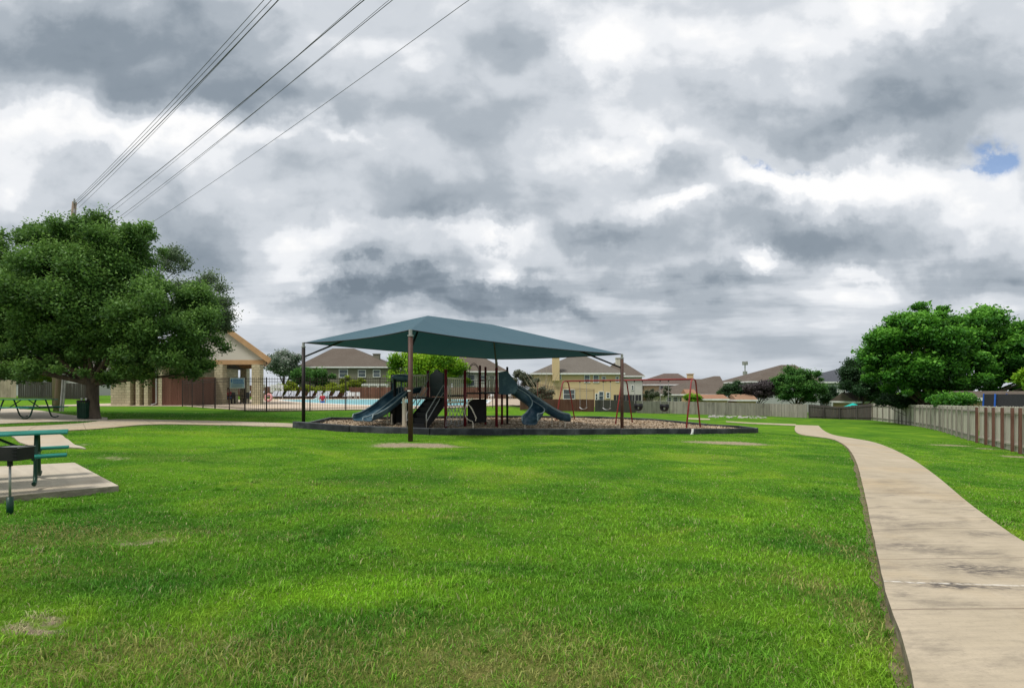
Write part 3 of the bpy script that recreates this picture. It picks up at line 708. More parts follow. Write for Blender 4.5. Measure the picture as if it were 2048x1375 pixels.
def tufts():
    rg = np.random.default_rng(77); n0 = 900
    Y = 1.9+rg.random(n0)**1.5*7.5; X = rg.uniform(-1.15, 1.0, n0)*(Y+.5); ok = np.ones(n0, bool)
    for mk in MASKS: ok &= ~in_poly(X, Y, mk)
    f = np.sin(X*1.7+1.1*np.sin(Y*2.1))+np.sin(Y*1.9+X*.6); ok &= (f > -.2) | (rg.random(n0) < .2)
    X, Y = X[ok], Y[ok]; k = len(X); m = 34
    x0 = np.repeat(X, m)+rg.normal(0, .035, k*m); y0 = np.repeat(Y, m)+rg.normal(0, .035, k*m); big = np.repeat(rg.uniform(.7, 1.35, k), m); N = k*m
    inm = np.zeros(N, bool)
    for mk in MASKS: inm |= in_poly(x0, y0, mk)
    x0, y0, big = x0[~inm], y0[~inm], big[~inm]; N = len(x0)
    h = rg.uniform(.035, .085, N)*big; a = rg.uniform(0, 6.28, N); ld = rg.uniform(0, 6.28, N); ln = h*rg.uniform(.3, 1.5, N); wd = .0035+.0010*y0
    z = ground(x0, y0)-.004; dx, dy = np.cos(a)*wd/2, np.sin(a)*wd/2; lx, ly = np.cos(ld)*ln, np.sin(ld)*ln
    P = np.zeros((N, 5, 3)); P[:, 0] = np.stack([x0-dx, y0-dy, z], -1); P[:, 1] = np.stack([x0+dx, y0+dy, z], -1)
    P[:, 2] = np.stack([x0+lx*.35+dx*.8, y0+ly*.35+dy*.8, z+h*.65], -1); P[:, 3] = np.stack([x0+lx*.35-dx*.8, y0+ly*.35-dy*.8, z+h*.65], -1)
    P[:, 4] = np.stack([x0+lx, y0+ly, z+h*np.clip(1-.35*ln/h, .35, 1)], -1)
    T = (np.arange(N)[:, None]*5+np.array([[0, 1, 2, 0, 2, 3, 3, 2, 4]])).ravel()
    tn = np.clip(rg.random(N)*.8+np.repeat(rg.random(k), m)[~inm]*.25, 0, 1)
    o = np_mesh('grass_tufts', P.reshape(-1, 3), T, 3, {'tint': ('FACE', np.repeat(tn, 3))}, M['blade'])
    tag(o, 'coarse longer grass tufts with pale strands in the near lawn', 'grass', kind='stuff')
tufts()

# ------------------------------------------------------------------ shade canopy
P2 = pt(820, 882, 16.14); P1 = pt(605.5, 848, 22.0); P3c = pt(1242.5, 866, 22.9); P4 = pt(992.5, 845, 28.4)
tops = [pt(607, 685, 22.0), pt(821, 659.5, 16.14), pt(1244, 708, 22.9), pt(993, 718, 28.4)]
RA = pt(856, 631, 21.2); RB = pt(984, 648.5, 23.7)
can = thing('shade_canopy', 'large slate blue hip shade canopy on four posts over the playground', 'shade canopy', (P2.x, P2.y, gz(P2.x, P2.y)))
off = can.location.copy()
for tp, r_, mt in ((tops[0], .075, 'darkpost'), (tops[1], .078, 'brownpost'), (tops[2], .075, 'brownpost'), (tops[3], .075, 'brownpost')):
    g_ = gz(tp.x, tp.y); mb = MB(); mb.tube([Vector((tp.x, tp.y, g_-.2))-off, Vector((tp.x, tp.y, tp.z-.22))-off], r_, 16)
    post = mb.build('post', M[mt], can, smooth=False)
    for pz in post.data.polygons: pz.use_smooth = len(pz.vertices) == 4
    mb = MB(); mb.tube([Vector((tp.x, tp.y, tp.z-.24))-off, Vector((tp.x, tp.y, tp.z+.01))-off], r_*.72, 14); mb.tube([Vector((tp.x, tp.y, tp.z-.2))-off, Vector((tp.x, tp.y, tp.z-.16))-off], r_*1.2, 14)
    mb.build('post_cap', M['greybar'], post)
# band on the near post
mb = MB(); c_ = pt(820, 781, 16.14); mb.tube([c_-off-Vector((0, 0, .018)), c_-off+Vector((0, 0, .018))], .084, 16)
mb.build('post_band', M['white'], can)
cen = (tops[0]+tops[1]+tops[2]+tops[3])/4
def sag_edge(a, b, t, s=.28):
    p = a.lerp(b, t); m_ = 4*t*(1-t); inw = (cen-(a+b)/2); inw.z = 0; inw.normalize()
    return p+inw*m_*s-Vector((0, 0, .06*m_))
def panel(a, b, ra, rb, nu=18, nv=10):
    """canopy panel from edge a-b up to ridge part ra-rb"""
    vs = []; fs = []
    for j in range(nv+1):
        v_ = j/nv
        for i in range(nu+1):
            u_ = i/nu; e = sag_edge(a, b, u_); r = ra.lerp(rb, u_); p = e.lerp(r, v_)
            p.z -= .10*4*v_*(1-v_)*(4*u_*(1-u_)); vs.append(p-off)
    for j in range(nv):
        for i in range(nu):
            k_ = j*(nu+1)+i; fs.append((k_, k_+1, k_+nu+2, k_+nu+1))
    return vs, fs
mb = MB()
for a, b, ra, rb in ((tops[1], tops[2], RA, RB), (tops[2], tops[3], RB, RB), (tops[3], tops[0], RB, RA), (tops[0], tops[1], RA, RA)):
    mb.add(*panel(a, b, ra, rb))
cano = mb.build('canopy', M['canopy'], can, smooth=True)
import bmesh
bm = bmesh.new(); bm.from_mesh(cano.data); bmesh.ops.remove_doubles(bm, verts=bm.verts, dist=.002)
bmesh.ops.recalc_face_normals(bm, faces=bm.faces)
bm.to_mesh(cano.data); bm.free()
cano.data.polygons.foreach_set('use_smooth', [False]*len(cano.data.polygons))
mb = MB()
for a, b in zip(tops, tops[1:]+tops[:1]): mb.tube([sag_edge(a, b, i/16)-off for i in range(17)], .018, 6)
mb.build('edge_cable', M['darkpost'], cano)
for a, r in ((tops[0], RA), (tops[1], RA), (tops[2], RB), (tops[3], RB)):
    mb = MB(); s_ = a.lerp(r, .0)-Vector((0, 0, .62)); e_ = a.lerp(r, .48)-Vector((0, 0, .12)); mb.tube([s_-off, e_-off], .038, 8)
    mb.tube([e_-off, r-Vector((0, 0, .1))-off], .038, 8); mb.build('rafter', M['blackmetal'], can)
mb = MB(); mb.tube([RA-Vector((0, 0, .08))-off, RB-Vector((0, 0, .08))-off], .04, 8); mb.build('ridge_pole', M['blackmetal'], can)

# ------------------------------------------------------------------ play structure
ps0 = Vector((-2.6, 21.5, gz(-2.6, 21.5)+HM))
ps = thing('play_structure', 'maroon post play structure with teal slides and black panels under the canopy', 'playground set', ps0)
def L(v): return Vector(v)-ps0
def post(px, top, Y, r=.06, mt='maroon', ptop=None):
    a = pt(px, top, Y); g_ = gz(a.x, a.y)
    mb = MB(); mb.tube([L((a.x, a.y, g_-.1)), L((a.x, a.y, a.z))], r, 12)
    o = mb.build('post', M[mt], ps, smooth=False)
    for p_ in o.data.polygons: p_.use_smooth = len(p_.vertices) == 4
    mb = MB(); mb.tube([L((a.x, a.y, a.z)), L((a.x, a.y, a.z+.04))], [r*1.1, r*.8], 12); mb.build('post_cap', M[mt], o)
    return a
DA = -.16; # deck level of the lower deck above eye zero -> world z
deckA = 1.42; deckB = 1.62
for px, tp, Y, mt in ((856, 742, 22.7, 'maroon'), (891.5, 740, 20.6, 'maroon'), (930, 742, 21.6, 'maroon'), (960, 732, 24.0, 'maroon'), (971, 735, 23.4, 'maroon'),
                      (993, 737, 21.9, 'maroon'), (1004, 745, 23.4, 'maroon'), (1014.5, 735, 23.6, 'darkpost'), (784, 750, 23.2, 'black'), (789.5, 757, 22.0, 'black'), (862, 765, 24.2, 'maroon'), (818, 762, 21.3, 'black')):
    post(px, tp, Y, .062 if Y < 23 else .052, mt)
def poly_px(lst): return [((px-1024)/F*Y, Y) for px, Y in lst]
def deck(lst, z, name='deck'):
    P = [(x-ps0.x, y-ps0.y) for x, y in poly_px(lst)]
    MB().prism(P, z-.07-ps0.z, z-ps0.z).build(name, M['black'], ps, bevel=.008)
deck([(784, 23.2), (856, 22.7), (891, 20.6), (818, 21.2)], deckA)
deck([(891, 20.6), (930, 21.6), (935, 22.4), (880, 22.0)], deckA+.1, 'bridge_deck')
deck([(930, 21.6), (993, 21.9), (1014, 23.6), (960, 24.0)], deckB)
def barrier(px0, Y0, px1, Y1, z0, z1, nb, mt='tanbar', r=.019, name='barrier'):
    a = pt(px0, HZ, Y0); b = pt(px1, HZ, Y1); mb = MB()
    for z in (z0, z1): mb.tube([L((a.x, a.y, z)), L((b.x, b.y, z))], r*1.5, 8)
    for i in range(nb+1):
        t = i/nb; x = a.x+(b.x-a.x)*t; y = a.y+(b.y-a.y)*t; mb.tube([L((x, y, z0)), L((x, y, z1))], r, 6)
    return mb.build(name, M[mt], ps, smooth=True)
barrier(894, 20.7, 928, 21.6, 1.22, 2.20, 9, r=.024)
barrier(824, 23.1, 853, 22.8, 1.42, 2.38, 8, r=.024)
barrier(932, 21.7, 958, 23.8, 1.6, 2.45, 8, 'picket', .010)
barrier(973, 23.3, 991, 22.0, 1.62, 2.4, 7, 'tanbar')
barrier(962, 24.0, 1004, 23.4, 1.62, 2.2, 11, 'tanbar')
barrier(786, 23.2, 822, 23.1, 1.45, 2.2, 8)
# arched loop above the right deck
a = pt(939, 760, 22.6); b = pt(957, 760, 23.4); mb = MB()
for s_ in (0, .06):
    mb.tube([L((a.x+(b.x-a.x)*t, a.y+(b.y-a.y)*t, 1.7+s_+1.0+(-1.0 if t in (0, 1) else 0)+(.0 if t in (0, 1) else .17*math.sin(math.pi*t)))) for t in (0, .02, .15, .3, .5, .7, .85, .98, 1)], .013, 6)
mb.build('arch_loop', M['picket'], ps, smooth=True)
# stair flight
sb = Vector(((833-1024)/F*19.7, 19.7, 0)); stp = Vector(((874-1024)/F*21.4, 21.4, 0)); sb.z = gz(sb.x, sb.y)+HM; stp.z = deckA
dirv = Vector((stp.x-sb.x, stp.y-sb.y, 0)); run = dirv.length; dirv.normalize(); side = Vector((-dirv.y, dirv.x, 0))
stair = MB(); ns = 6
for i in range(ns):
    c_ = sb+dirv*(run*(i+.5)/ns); c_.z = sb.z+(stp.z-sb.z)*(i+1)/ns-.02
    stair.box(L(c_), (run/ns+.04, .72, .05), math.atan2(dirv.y, dirv.x))
    stair.box(L((c_.x-dirv.x*run/ns/2, c_.y-dirv.y*run/ns/2, c_.z-.1)), (.02, .72, .2), math.atan2(dirv.y, dirv.x))
st_o = stair.build('stair', M['black'], ps)
for s_ in (-1, 1):
    mb = MB(); mb.beam(L(sb+side*s_*.38+Vector((0, 0, .12))), L(stp+side*s_*.38-Vector((0, 0, .12))), .05, .34); mb.build('stringer', M['black'], st_o)
def rail(s_, lift, low):
    p0 = sb+side*s_*.42; p1 = stp+side*s_*.42
    A = [p0+Vector((0, 0, .02)), p0+Vector((0, 0, lift-.05)), p0+dirv*.06+Vector((0, 0, lift+.02)), p1-dirv*.12+Vector((0, 0, lift)), p1+Vector((0, 0, lift+.1))]
    if not low: A += [p1+Vector((0, 0, lift+.35)), p1+dirv*.1+Vector((0, 0, lift+.42))]
    MB().tube([L(x) for x in A], .02, 8).build('handrail', M['greybar'], st_o, smooth=True)
for s_ in (-1, 1): rail(s_, .62, False); rail(s_, .30, True)
# dark panel with curled top at the head of the stair
a = pt(861, 760, 22.6); b = pt(887, 760, 21.0); mb = MB()
prof = [(0, 1.45), (1, 1.45), (1, 2.42), (.85, 2.44), (.72, 2.5), (.6, 2.58), (.5, 2.6), (.4, 2.58), (.28, 2.5), (.15, 2.44), (0, 2.42)]
nr = Vector((-(b.y-a.y), b.x-a.x, 0)).normalized()*.025
for sg in (1, -1): pass
F_ = [L((a.x+(b.x-a.x)*t, a.y+(b.y-a.y)*t, z)) for t, z in prof]; k = len(F_)
mb.add([p+nr for p in F_]+[p-nr for p in F_], [tuple(range(k)), tuple(range(k, 2*k))[::-1]]+[(i, k+i, k+(i+1) % k, (i+1) % k) for i in range(k)])
mb.build('arch_panel', M['darkteal'], ps)
# big black wall panel below the right deck
a = pt(936, 800, 22.3); b = pt(972, 800, 23.2); mb = MB(); mb.beam(L((a.x, a.y, 1.15-.35)), L((b.x, b.y, 1.15-.35)), .07, 1.05)
mb.build('panel', M['black'], ps, bevel=.02)
# grey leaning board and dark box beneath the slide deck
a = pt(807, 795, 20.6); mb = MB(); g_ = gz(a.x, a.y)+.05; hw = .055
mb.prism([(a.x-ps0.x-hw, a.y-ps0.y), (a.x-ps0.x+hw, a.y-ps0.y), (a.x-ps0.x+hw, a.y-ps0.y+.04), (a.x-ps0.x-hw, a.y-ps0.y+.04)], g_-ps0.z, a.z-.05-ps0.z)
mb.tube([L((a.x, a.y+.02, a.z-.07)), L((a.x, a.y+.02, a.z))], [.055, .02], 8)
mb.tube([L((a.x+.1, a.y, g_)), L((a.x+.1, a.y, a.z+.05))], .02, 8)
mb.build('support_board', M['tanbar'], ps)
a = pt(800, 825, 22.0); mb = MB(); mb.box(L((a.x, a.y, gz(a.x, a.y)+.62)), (.85, .06, .85)); mb.build('panel', M['black'], ps)
# chain net under the bridge
a = pt(894, 806, 20.7); b = pt(928, 806, 21.6); mb = MB()
zt, zb = 1.2, gz(-2.3, 21)+HM+.08
def NP_(u_, v_):
    y_ = a.y+(b.y-a.y)*u_-.35*v_+.1*math.sin(u_*7+v_*4); x_ = a.x+(b.x-a.x)*u_; return L((x_, y_, zt+(zb-zt)*v_+.05*math.sin(u_*6.28)*v_))
for i in range(6):
    for sg in (0, 1):
        mb.tube([NP_(min(1, max(0, (i/5+(.35*t if sg else -.35*t)))), t) for t in (0, .25, .5, .75, 1)], .013, 6)
for v_ in (.3, .6, .95): mb.tube([NP_(i/8, v_+.04*math.sin(i*1.6)) for i in range(9)], .013, 6)
mb.build('climbing_net', M['greybar'], ps, smooth=True)
# twisted pole climber in front of the black panel
mb = MB(); Yc = 21.4
A = [(944, 795), (936, 803), (932, 806), (940, 810), (952, 835), (951, 841)]; B = [(932, 808), (929, 820), (931, 835), (940, 841), (946, 842), (946, 858)]
C3 = [(946, 797), (938, 802), (934, 809), (942, 812), (949, 828), (953, 836)]
for P in (A, B, C3): mb.tube([L(p) for p in smooth_line([pt(x, y, Yc-.15*i) for i, (x, y) in enumerate(P)], 2)], .018, 8)
mb.build('loop_climber', M['tanbar'], ps, smooth=True)

def chute(path, width, depth, name, banks=None, lanes=1, hump=True):
    """U shaped slide bed swept along path, with thick rounded rims"""
    P = smooth_line([Vector(p) for p in path], 3); n_ = len(P)
    mb = MB(); rimL = []; rimR = []; k = 0
    prof = []
    if lanes == 1: prof = [(-1, 1.0), (-.97, .55), (-.85, .2), (-.55, .03), (0, 0), (.55, .03), (.85, .2), (.97, .55), (1, 1.0)]
    else: prof = [(-1, 1.0), (-.97, .4), (-.85, .08), (-.5, 0), (-.15, .08), (-.04, .42), (.04, .42), (.15, .08), (.5, 0), (.85, .08), (.97, .4), (1, 1.0)]
    np_ = len(prof)
    for i, p in enumerate(P):
        t = (P[min(i+1, n_-1)]-P[max(i-1, 0)]).normalized(); r = t.cross(Vector((0, 0, 1))); r.z = 0; r.normalize(); u_ = r.cross(t).normalized()
        bk = 0
        if banks: f = i/(n_-1)*(len(banks)-1); q_ = int(min(f, len(banks)-2)); bk = banks[q_]+(banks[q_+1]-banks[q_])*(f-q_)
        r2 = r*math.cos(bk)+u_*math.sin(bk); u2 = u_*math.cos(bk)-r*math.sin(bk)
        dd = depth*(1 if i < n_*.9 else 1-.55*(i/(n_-1)-.9)/.1)
        for sgn in (0, 1):
            for x, z in prof: mb.v.append(tuple(L(p+r2*x*(width/2+sgn*.012)+u2*(z*dd-sgn*.03))))
        rimL.append(L(p-r2*(width/2+.006)+u2*(dd-.01))); rimR.append(L(p+r2*(width/2+.006)+u2*(dd-.01)))
    W = 2*np_
    for i in range(n_-1):
        for j in range(np_-1):
            a_ = i*W+j; mb.f.append((a_, a_+1, a_+W+1, a_+W)); a_ += np_; mb.f.append((a_+1, a_, a_+W, a_+W+1))
        mb.f.append((i*W, i*W+W, i*W+W+np_, i*W+np_)); e = np_-1; mb.f.append((i*W+e+W, i*W+e, i*W+e+np_, i*W+e+W+np_))
    for i in (0, n_-1):
        for j in range(np_-1): a_ = i*W+j; mb.f.append((a_, a_+1, a_+np_+1, a_+np_))
    s_ = mb.build(name, M['teal'], ps, smooth=True)
    rm = MB(); rm.tube(rimL, .028, 8); rm.tube(rimR, .028, 8)
    if lanes == 2: pass
    rm.build('rim', M['tealrim'], s_, smooth=True)
    if lanes == 2:
        mid = MB(); mid.tube([(a_+b_)/2-Vector((0, 0, depth*.55)) for a_, b_ in zip(rimL, rimR)], .03, 8); mid.build('rim', M['tealrim'], s_, smooth=True)
    return s_
g1 = gz(-5.6, 20.4)+HM
s1 = chute([(-4.35, 22.4, 1.62), (-4.6, 22.0, 1.58), (-4.85, 21.65, 1.36), (-5.3, 20.95, .84), (-5.65, 20.4, g1+.30), (-5.85, 20.05, g1+.24)], 1.06, .24, 'double_slide', lanes=2)
# hood over the double slide entrance
a = pt(784, 757, 22.6); b = pt(823, 757, 21.7); mb = MB(); vsn = 14; pr = []
for i in range(vsn+1):
    t = i/vsn; x = a.x+(b.x-a.x)*t; y = a.y+(b.y-a.y)*t; bow = math.sin(math.pi*t)
    pr.append((x, y, bow))
for zz, o1, bo in ((2.02, .0, .12), (2.22, -.12, .25), (2.32, -.05, .22), (2.36, .25, .1)):
    for x, y, bow in pr: mb.v.append(tuple(L((x-bow*bo, y-o1*-1-bow*bo, zz+.06*bow))))
for r_ in range(3):
    for i in range(vsn): a_ = r_*(vsn+1)+i; mb.f.append((a_, a_+1, a_+vsn+2, a_+vsn+1))
o = mb.build('slide_hood', M['teal'], ps, smooth=True); md = o.modifiers.new('thick', 'SOLIDIFY'); md.thickness = .04
mb = MB()
for px, Y in ((786, 22.6), (803, 22.1), (821, 21.7)): c_ = pt(px, 770, Y); mb.beam(L((c_.x, c_.y, 1.45)), L((c_.x, c_.y, 2.15)), .05, .05)
mb.build('hood_support', M['teal'], ps)
mb = MB()
for px, Y in ((797, 22.2), (808, 22.0)): c_ = pt(px, 770, Y); mb.tube([L((c_.x, c_.y, 1.5)), L((c_.x, c_.y, 2.1))], .016, 6)
mb.build('grab_bar', M['greybar'], ps)
# curved slide and straight slide on the right
g2 = gz(.7, 21.2)+HM
s2 = chute([(-.45, 22.6, 1.66), (-.1, 22.55, 1.62), (.3, 22.5, 1.36), (.75, 22.4, 1.02), (1.02, 22.05, .72), (.95, 21.6, .48), (.78, 21.2, g2+.30), (.72, 20.9, g2+.24), (.72, 20.7, g2+.24)], .62, .32, 'curved_slide', banks=[0, 0, .25, .35, .2, -.1, 0, 0])
g3 = gz(2.4, 23.6)+HM
s3 = chute([(-.35, 23.5, 1.72), (.0, 23.45, 1.70), (.4, 23.4, 1.5), (1.0, 23.3, 1.08), (1.7, 23.2, .62), (2.1, 23.15, g3+.36), (2.4, 23.1, g3+.28), (2.62, 23.1, g3+.28)], .6, .34, 'straight_slide')
# entrance shell shared by the two right slides
mb = MB()
A = [(997, 744), (1013, 741), (1020, 748), (1026, 757), (1034, 766), (1036, 775), (1030, 787), (1012, 789), (998, 788)]
a_ = [pt(x, y, 21.75) for x, y in A]; b_ = [p+Vector((0, .07, 0)) for p in a_]; k = len(A)
mb.add([L(p) for p in a_+b_], [tuple(range(k))[::-1], tuple(range(k, 2*k))]+[(i, (i+1) % k, k+(i+1) % k, k+i) for i in range(k)])
mb.build('slide_entry_panel', M['teal'], ps, bevel=.015)
for cpx, Y, zt_ in ((1050, 21.2, .42), (1120, 23.2, .42), (1130, 23.0, .38), (1104, 23.4, .55)):
    c_ = pt(cpx, 840, Y); g_ = gz(c_.x, c_.y); MB().tube([L((c_.x, c_.y, g_)), L((c_.x, c_.y, g_+zt_))], .025, 8).build('slide_leg', M['tanbar'], ps)
c_ = pt(769, 850, 20.0)
for px, Y in ((775, 21.2), (783, 20.9)): c_ = pt(px, 840, Y); g_ = gz(c_.x, c_.y); MB().tube([L((c_.x, c_.y, g_)), L((c_.x, c_.y, g_+.6))], .03, 8).build('slide_leg', M['tanbar'], ps)

# ------------------------------------------------------------------ swing set
A0 = gp(1131, 839, HM); A1 = gp(1387, 856, HM)
ax = Vector((A1.x-A0.x, A1.y-A0.y, 0)); Ls = ax.length; ax.normalize(); nrm = Vector((-ax.y, ax.x, 0))
zt = (pt(1135, 760, A0.y).z+pt(1385, 760, A1.y).z)/2
sw = thing('swing_set', 'red steel two bay swing set with arched legs on the mulch', 'swing set', (A0.x, A0.y, gz(A0.x, A0.y)+HM))
so_ = Vector(sw.location); base0 = Vector((A0.x, A0.y, 0))
MB().tube([Vector((A0.x, A0.y, zt))-so_, Vector((A1.x, A1.y, zt))-so_], .045, 10).build('top_beam', M['swingred'], sw, smooth=True)
for t in (0.0, .5, 1.0):
    c_ = base0+ax*Ls*t
    for sgn in (-1, 1):
        f1 = c_+nrm*sgn*1.05; f1.z = gz(f1.x, f1.y)+.02
        P = [f1, c_+nrm*sgn*.34+Vector((0, 0, zt-.16)), c_+nrm*sgn*.22+Vector((0, 0, zt-.03)), c_+Vector((0, 0, zt))]
        MB().tube([p-so_ for p in P], .038, 10).build('leg', M['swingred'], sw, smooth=True)
def swing_seat(t, bucket):
    c_ = base0+ax*Ls*t; c_.z = zt; zs = zt-1.62 if not bucket else zt-1.50
    dx_ = ax*.22
    for sg in (-1, 1):
        MB().tube([c_+dx_*sg-so_, Vector((c_.x, c_.y, zs+.2))+dx_*sg*.95-so_], .012, 6).build('chain', M['greybar'], sw)
        MB().tube([c_+dx_*sg-so_+Vector((0, 0, .03)), c_+dx_*sg-so_-Vector((0, 0, .1))], .03, 8).build('hanger', M['blackmetal'], sw)
    mb = MB()
    if bucket:
        n_ = 12
        rings_ = [(.20, .26), (.21, .10), (.17, -.02), (.08, -.08)]
        for r_, z_ in rings_:
            for k_ in range(n_): a2 = 2*math.pi*k_/n_; mb.v.append(tuple(Vector((c_.x, c_.y, zs+z_))+ax*math.cos(a2)*r_+nrm*math.sin(a2)*r_*.8-so_))
        for i in range(3):
            for k_ in range(n_):
                if i == 1 and k_ % 6 in (2, 3): continue
                k2 = (k_+1) % n_; mb.f.append((i*n_+k_, i*n_+k2, (i+1)*n_+k2, (i+1)*n_+k_))
        o = mb.build('bucket_seat', M['black'], sw, smooth=True); md = o.modifiers.new('thick', 'SOLIDIFY'); md.thickness = .03
    else:
        n_ = 9; pr = [(math.cos(math.pi*i/(n_-1)), -math.sin(math.pi*i/(n_-1))) for i in range(n_)]
        for w_ in (-.07, .07):
            for x_, z_ in pr: mb.v.append(tuple(Vector((c_.x, c_.y, zs+.14+z_*.12))+ax*x_*.23+nrm*w_-so_))
        for i in range(n_-1): mb.f.append((i, i+1, n_+i+1, n_+i))
        o = mb.build('belt_seat', M['greybar'], sw, smooth=True); md = o.modifiers.new('thick', 'SOLIDIFY'); md.thickness = .02
swing_seat(.16, False); swing_seat(.36, False); swing_seat(.61, True); swing_seat(.80, True)

# ------------------------------------------------------------------ fences
def board_fence(name, label, base_pix, top_pix, mat, post_mat=None, posts=0, bw=.14, rails=0, rail_mat=None, group=None, jit=.02, front=-.06, post_w=.09, gapp=.004, post_over=.0, pts=None, hts=None, rail_z=(.16, .86)):
    B = pts or [gp(x, y) for x, y in base_pix]
    if hts is None:
        tx = [p[0] for p in top_pix]; ty = [p[1] for p in top_pix]
        hts = [((HZ-np.interp(1024+b.x/b.y*F, tx, ty))/F*b.y+CH)-gz(b.x, b.y) for b in B]
    root = thing(name, label, 'fence', (B[0].x, B[0].y, gz(B[0].x, B[0].y)), group=group); off_ = Vector(root.location)
    V_ = []; F2 = []; tint = []; acc = 0; cum = [0]
    for a, b in zip(B, B[1:]): cum.append(cum[-1]+math.hypot(b.x-a.x, b.y-a.y))
    T = cum[-1]; nb = int(T/bw)
    def at(s):
        k_ = 0
        while k_ < len(cum)-2 and cum[k_+1] < s: k_ += 1
        f = (s-cum[k_])/max(1e-6, cum[k_+1]-cum[k_]); a, b = B[k_], B[k_+1]; dd = Vector((b.x-a.x, b.y-a.y, 0)).normalized()
        return Vector((a.x+(b.x-a.x)*f, a.y+(b.y-a.y)*f, 0)), hts[k_]+(hts[k_+1]-hts[k_])*f, dd
    for i in range(nb):
        c, h, dd = at((i+.5)*bw); nn = Vector((-dd.y, dd.x, 0))
        if nn.dot(Vector((-c.x, -c.y, 0))) < 0: nn = -nn
        g_ = gz(c.x, c.y); h2 = h+random.uniform(-jit, jit); lean_ = random.uniform(-.006, .006); hw_ = bw/2-gapp; th = random.uniform(-.004, .004)
        ear = .03
        prof = [(-hw_, .02), (hw_, .02), (hw_, h2-ear), (hw_-ear, h2), (-hw_+ear, h2), (-hw_, h2-ear)]
        bb = len(V_)
        for sg in (.009+th, -.009+th):
            for x_, z_ in prof: V_.append(tuple(Vector((c.x, c.y, g_))+dd*(x_+lean_*z_)+nn*sg+Vector((0, 0, z_))-off_))
        tn = random.random()
        for q in ([tuple(range(6)), tuple(range(11, 5, -1))]+[(j, 6+j, 6+(j+1) % 6, (j+1) % 6) for j in range(6)]): F2.append(tuple(bb+j for j in q)); tint.append(tn)
    me = bpy.data.meshes.new('board_panel'); me.from_pydata(V_, [], F2); a_ = me.attributes.new('tint', 'FLOAT', 'FACE'); a_.data.foreach_set('value', tint)
    link_mesh('board_panel', me, mat, root)
    if rails:
        for zr in rail_z[:rails]:
            mb = MB(); k = max(2, int(T/1.2))
            for i in range(k):
                c, h, dd = at(T*i/k); c2, h2, _ = at(T*(i+1)/k); nn = Vector((-dd.y, dd.x, 0))
                if nn.dot(Vector((-c.x, -c.y, 0))) < 0: nn = -nn
                mb.beam(Vector((c.x, c.y, gz(c.x, c.y)+h*zr))+nn*.035-off_, Vector((c2.x, c2.y, gz(c2.x, c2.y)+h2*zr))+nn*.035-off_, .045, .085)
            mb.build('rail', rail_mat or post_mat or mat, root)
    if posts:
        k = max(1, round(T/posts))
        for i in range(k+1):
            c, h, dd = at(min(T-.01, T*i/k+random.uniform(-.12, .12)*(0 < i < k))); nn = Vector((-dd.y, dd.x, 0))
            if nn.dot(Vector((-c.x, -c.y, 0))) < 0: nn = -nn
            g_ = gz(c.x, c.y); le = random.uniform(-.02, .02)
            mb = MB(); mb.beam(Vector((c.x, c.y, g_-.1))+nn*(.06+post_w/2)-off_, Vector((c.x+dd.x*le, c.y+dd.y*le, g_+h-.05+post_over))+nn*(.06+post_w/2)-off_, post_w, post_w, up=(dd.x, dd.y, 0))
            mb.build('post', post_mat or mat, root)
    return root
board_fence('board_fence', 'long grey board fence behind the mulch play area', [(1273, 825.5), (1340, 827), (1400, 828.8), (1540, 832.3), (1617, 835.8)], [(1273, 800.5), (1400, 803), (1540, 806.5), (1617, 807.5)], M['woodgrey'], jit=.015)
board_fence('board_fence', 'dark weathered fence run with posts facing the lawn between back corner and pale fence', [(1617, 835.8), (1680, 837.8), (1745, 840)], [(1617, 807.5), (1690, 814), (1745, 806)], M['wooddark'], M['wooddark'], 1.9, rails=2, post_w=.09)
board_fence('board_fence', 'pale weathered fence run with slim grey posts and rails right of the path', [(1745, 840), (1790, 845.5), (1840, 853), (1881, 861.5), (1905, 869), (1935, 879), (1958, 885)],
            [(1745, 806), (1800, 808), (1870, 810), (1958, 812)], M['woodpale'], M['woodgrey'], 1.75, rails=2, post_w=.075, jit=.02)
board_fence('board_fence', 'nearest pale fence run with thick reddish posts at the right edge', [(1959, 885.5), (1984, 891), (2005, 896.5), (2029, 902.5), (2048, 908), (2110, 924), (2250, 965)],
            [(1959, 812), (2048, 813), (2250, 816)], M['woodpale'], M['woodred'], 1.28, rails=2, post_w=.10, rail_mat=M['woodpale'])
board_fence('board_fence', 'dark brown board fence directly behind the left swings', [(1190, 822.6), (1272, 825.4)], [(1190, 799), (1272, 801)], M['wooddark'], jit=.01)
board_fence('board_fence', 'reddish brown board fence under the tall rust pickets', [(1040, 820.5), (1110, 822), (1189, 823.2)], [(1040, 797), (1189, 798.5)], M['woodbrown'], jit=.01)
board_fence('board_fence', 'grey board fence across the lawn behind the big oak', [(36, 796), (110, 797.5), (200, 799)], [(36, 762.5), (110, 764), (200, 768)], M['wooddark'], jit=.02)
board_fence('board_fence', 'short tan board fence at the far left edge', [(-260, 793), (-100, 794.5), (34, 796)], [(-260, 758), (34, 760)], M['woodtan'], jit=.02)
def V3(x, y): return Vector((x, y, 0))
board_fence('board_fence', 'rust brown board fence behind the row of pool loungers', None, None, M['woodbrown'], pts=[V3(-48, 77), V3(-20, 77.3), V3(2, 77)], hts=[1.75, 1.75, 1.75], jit=.01)

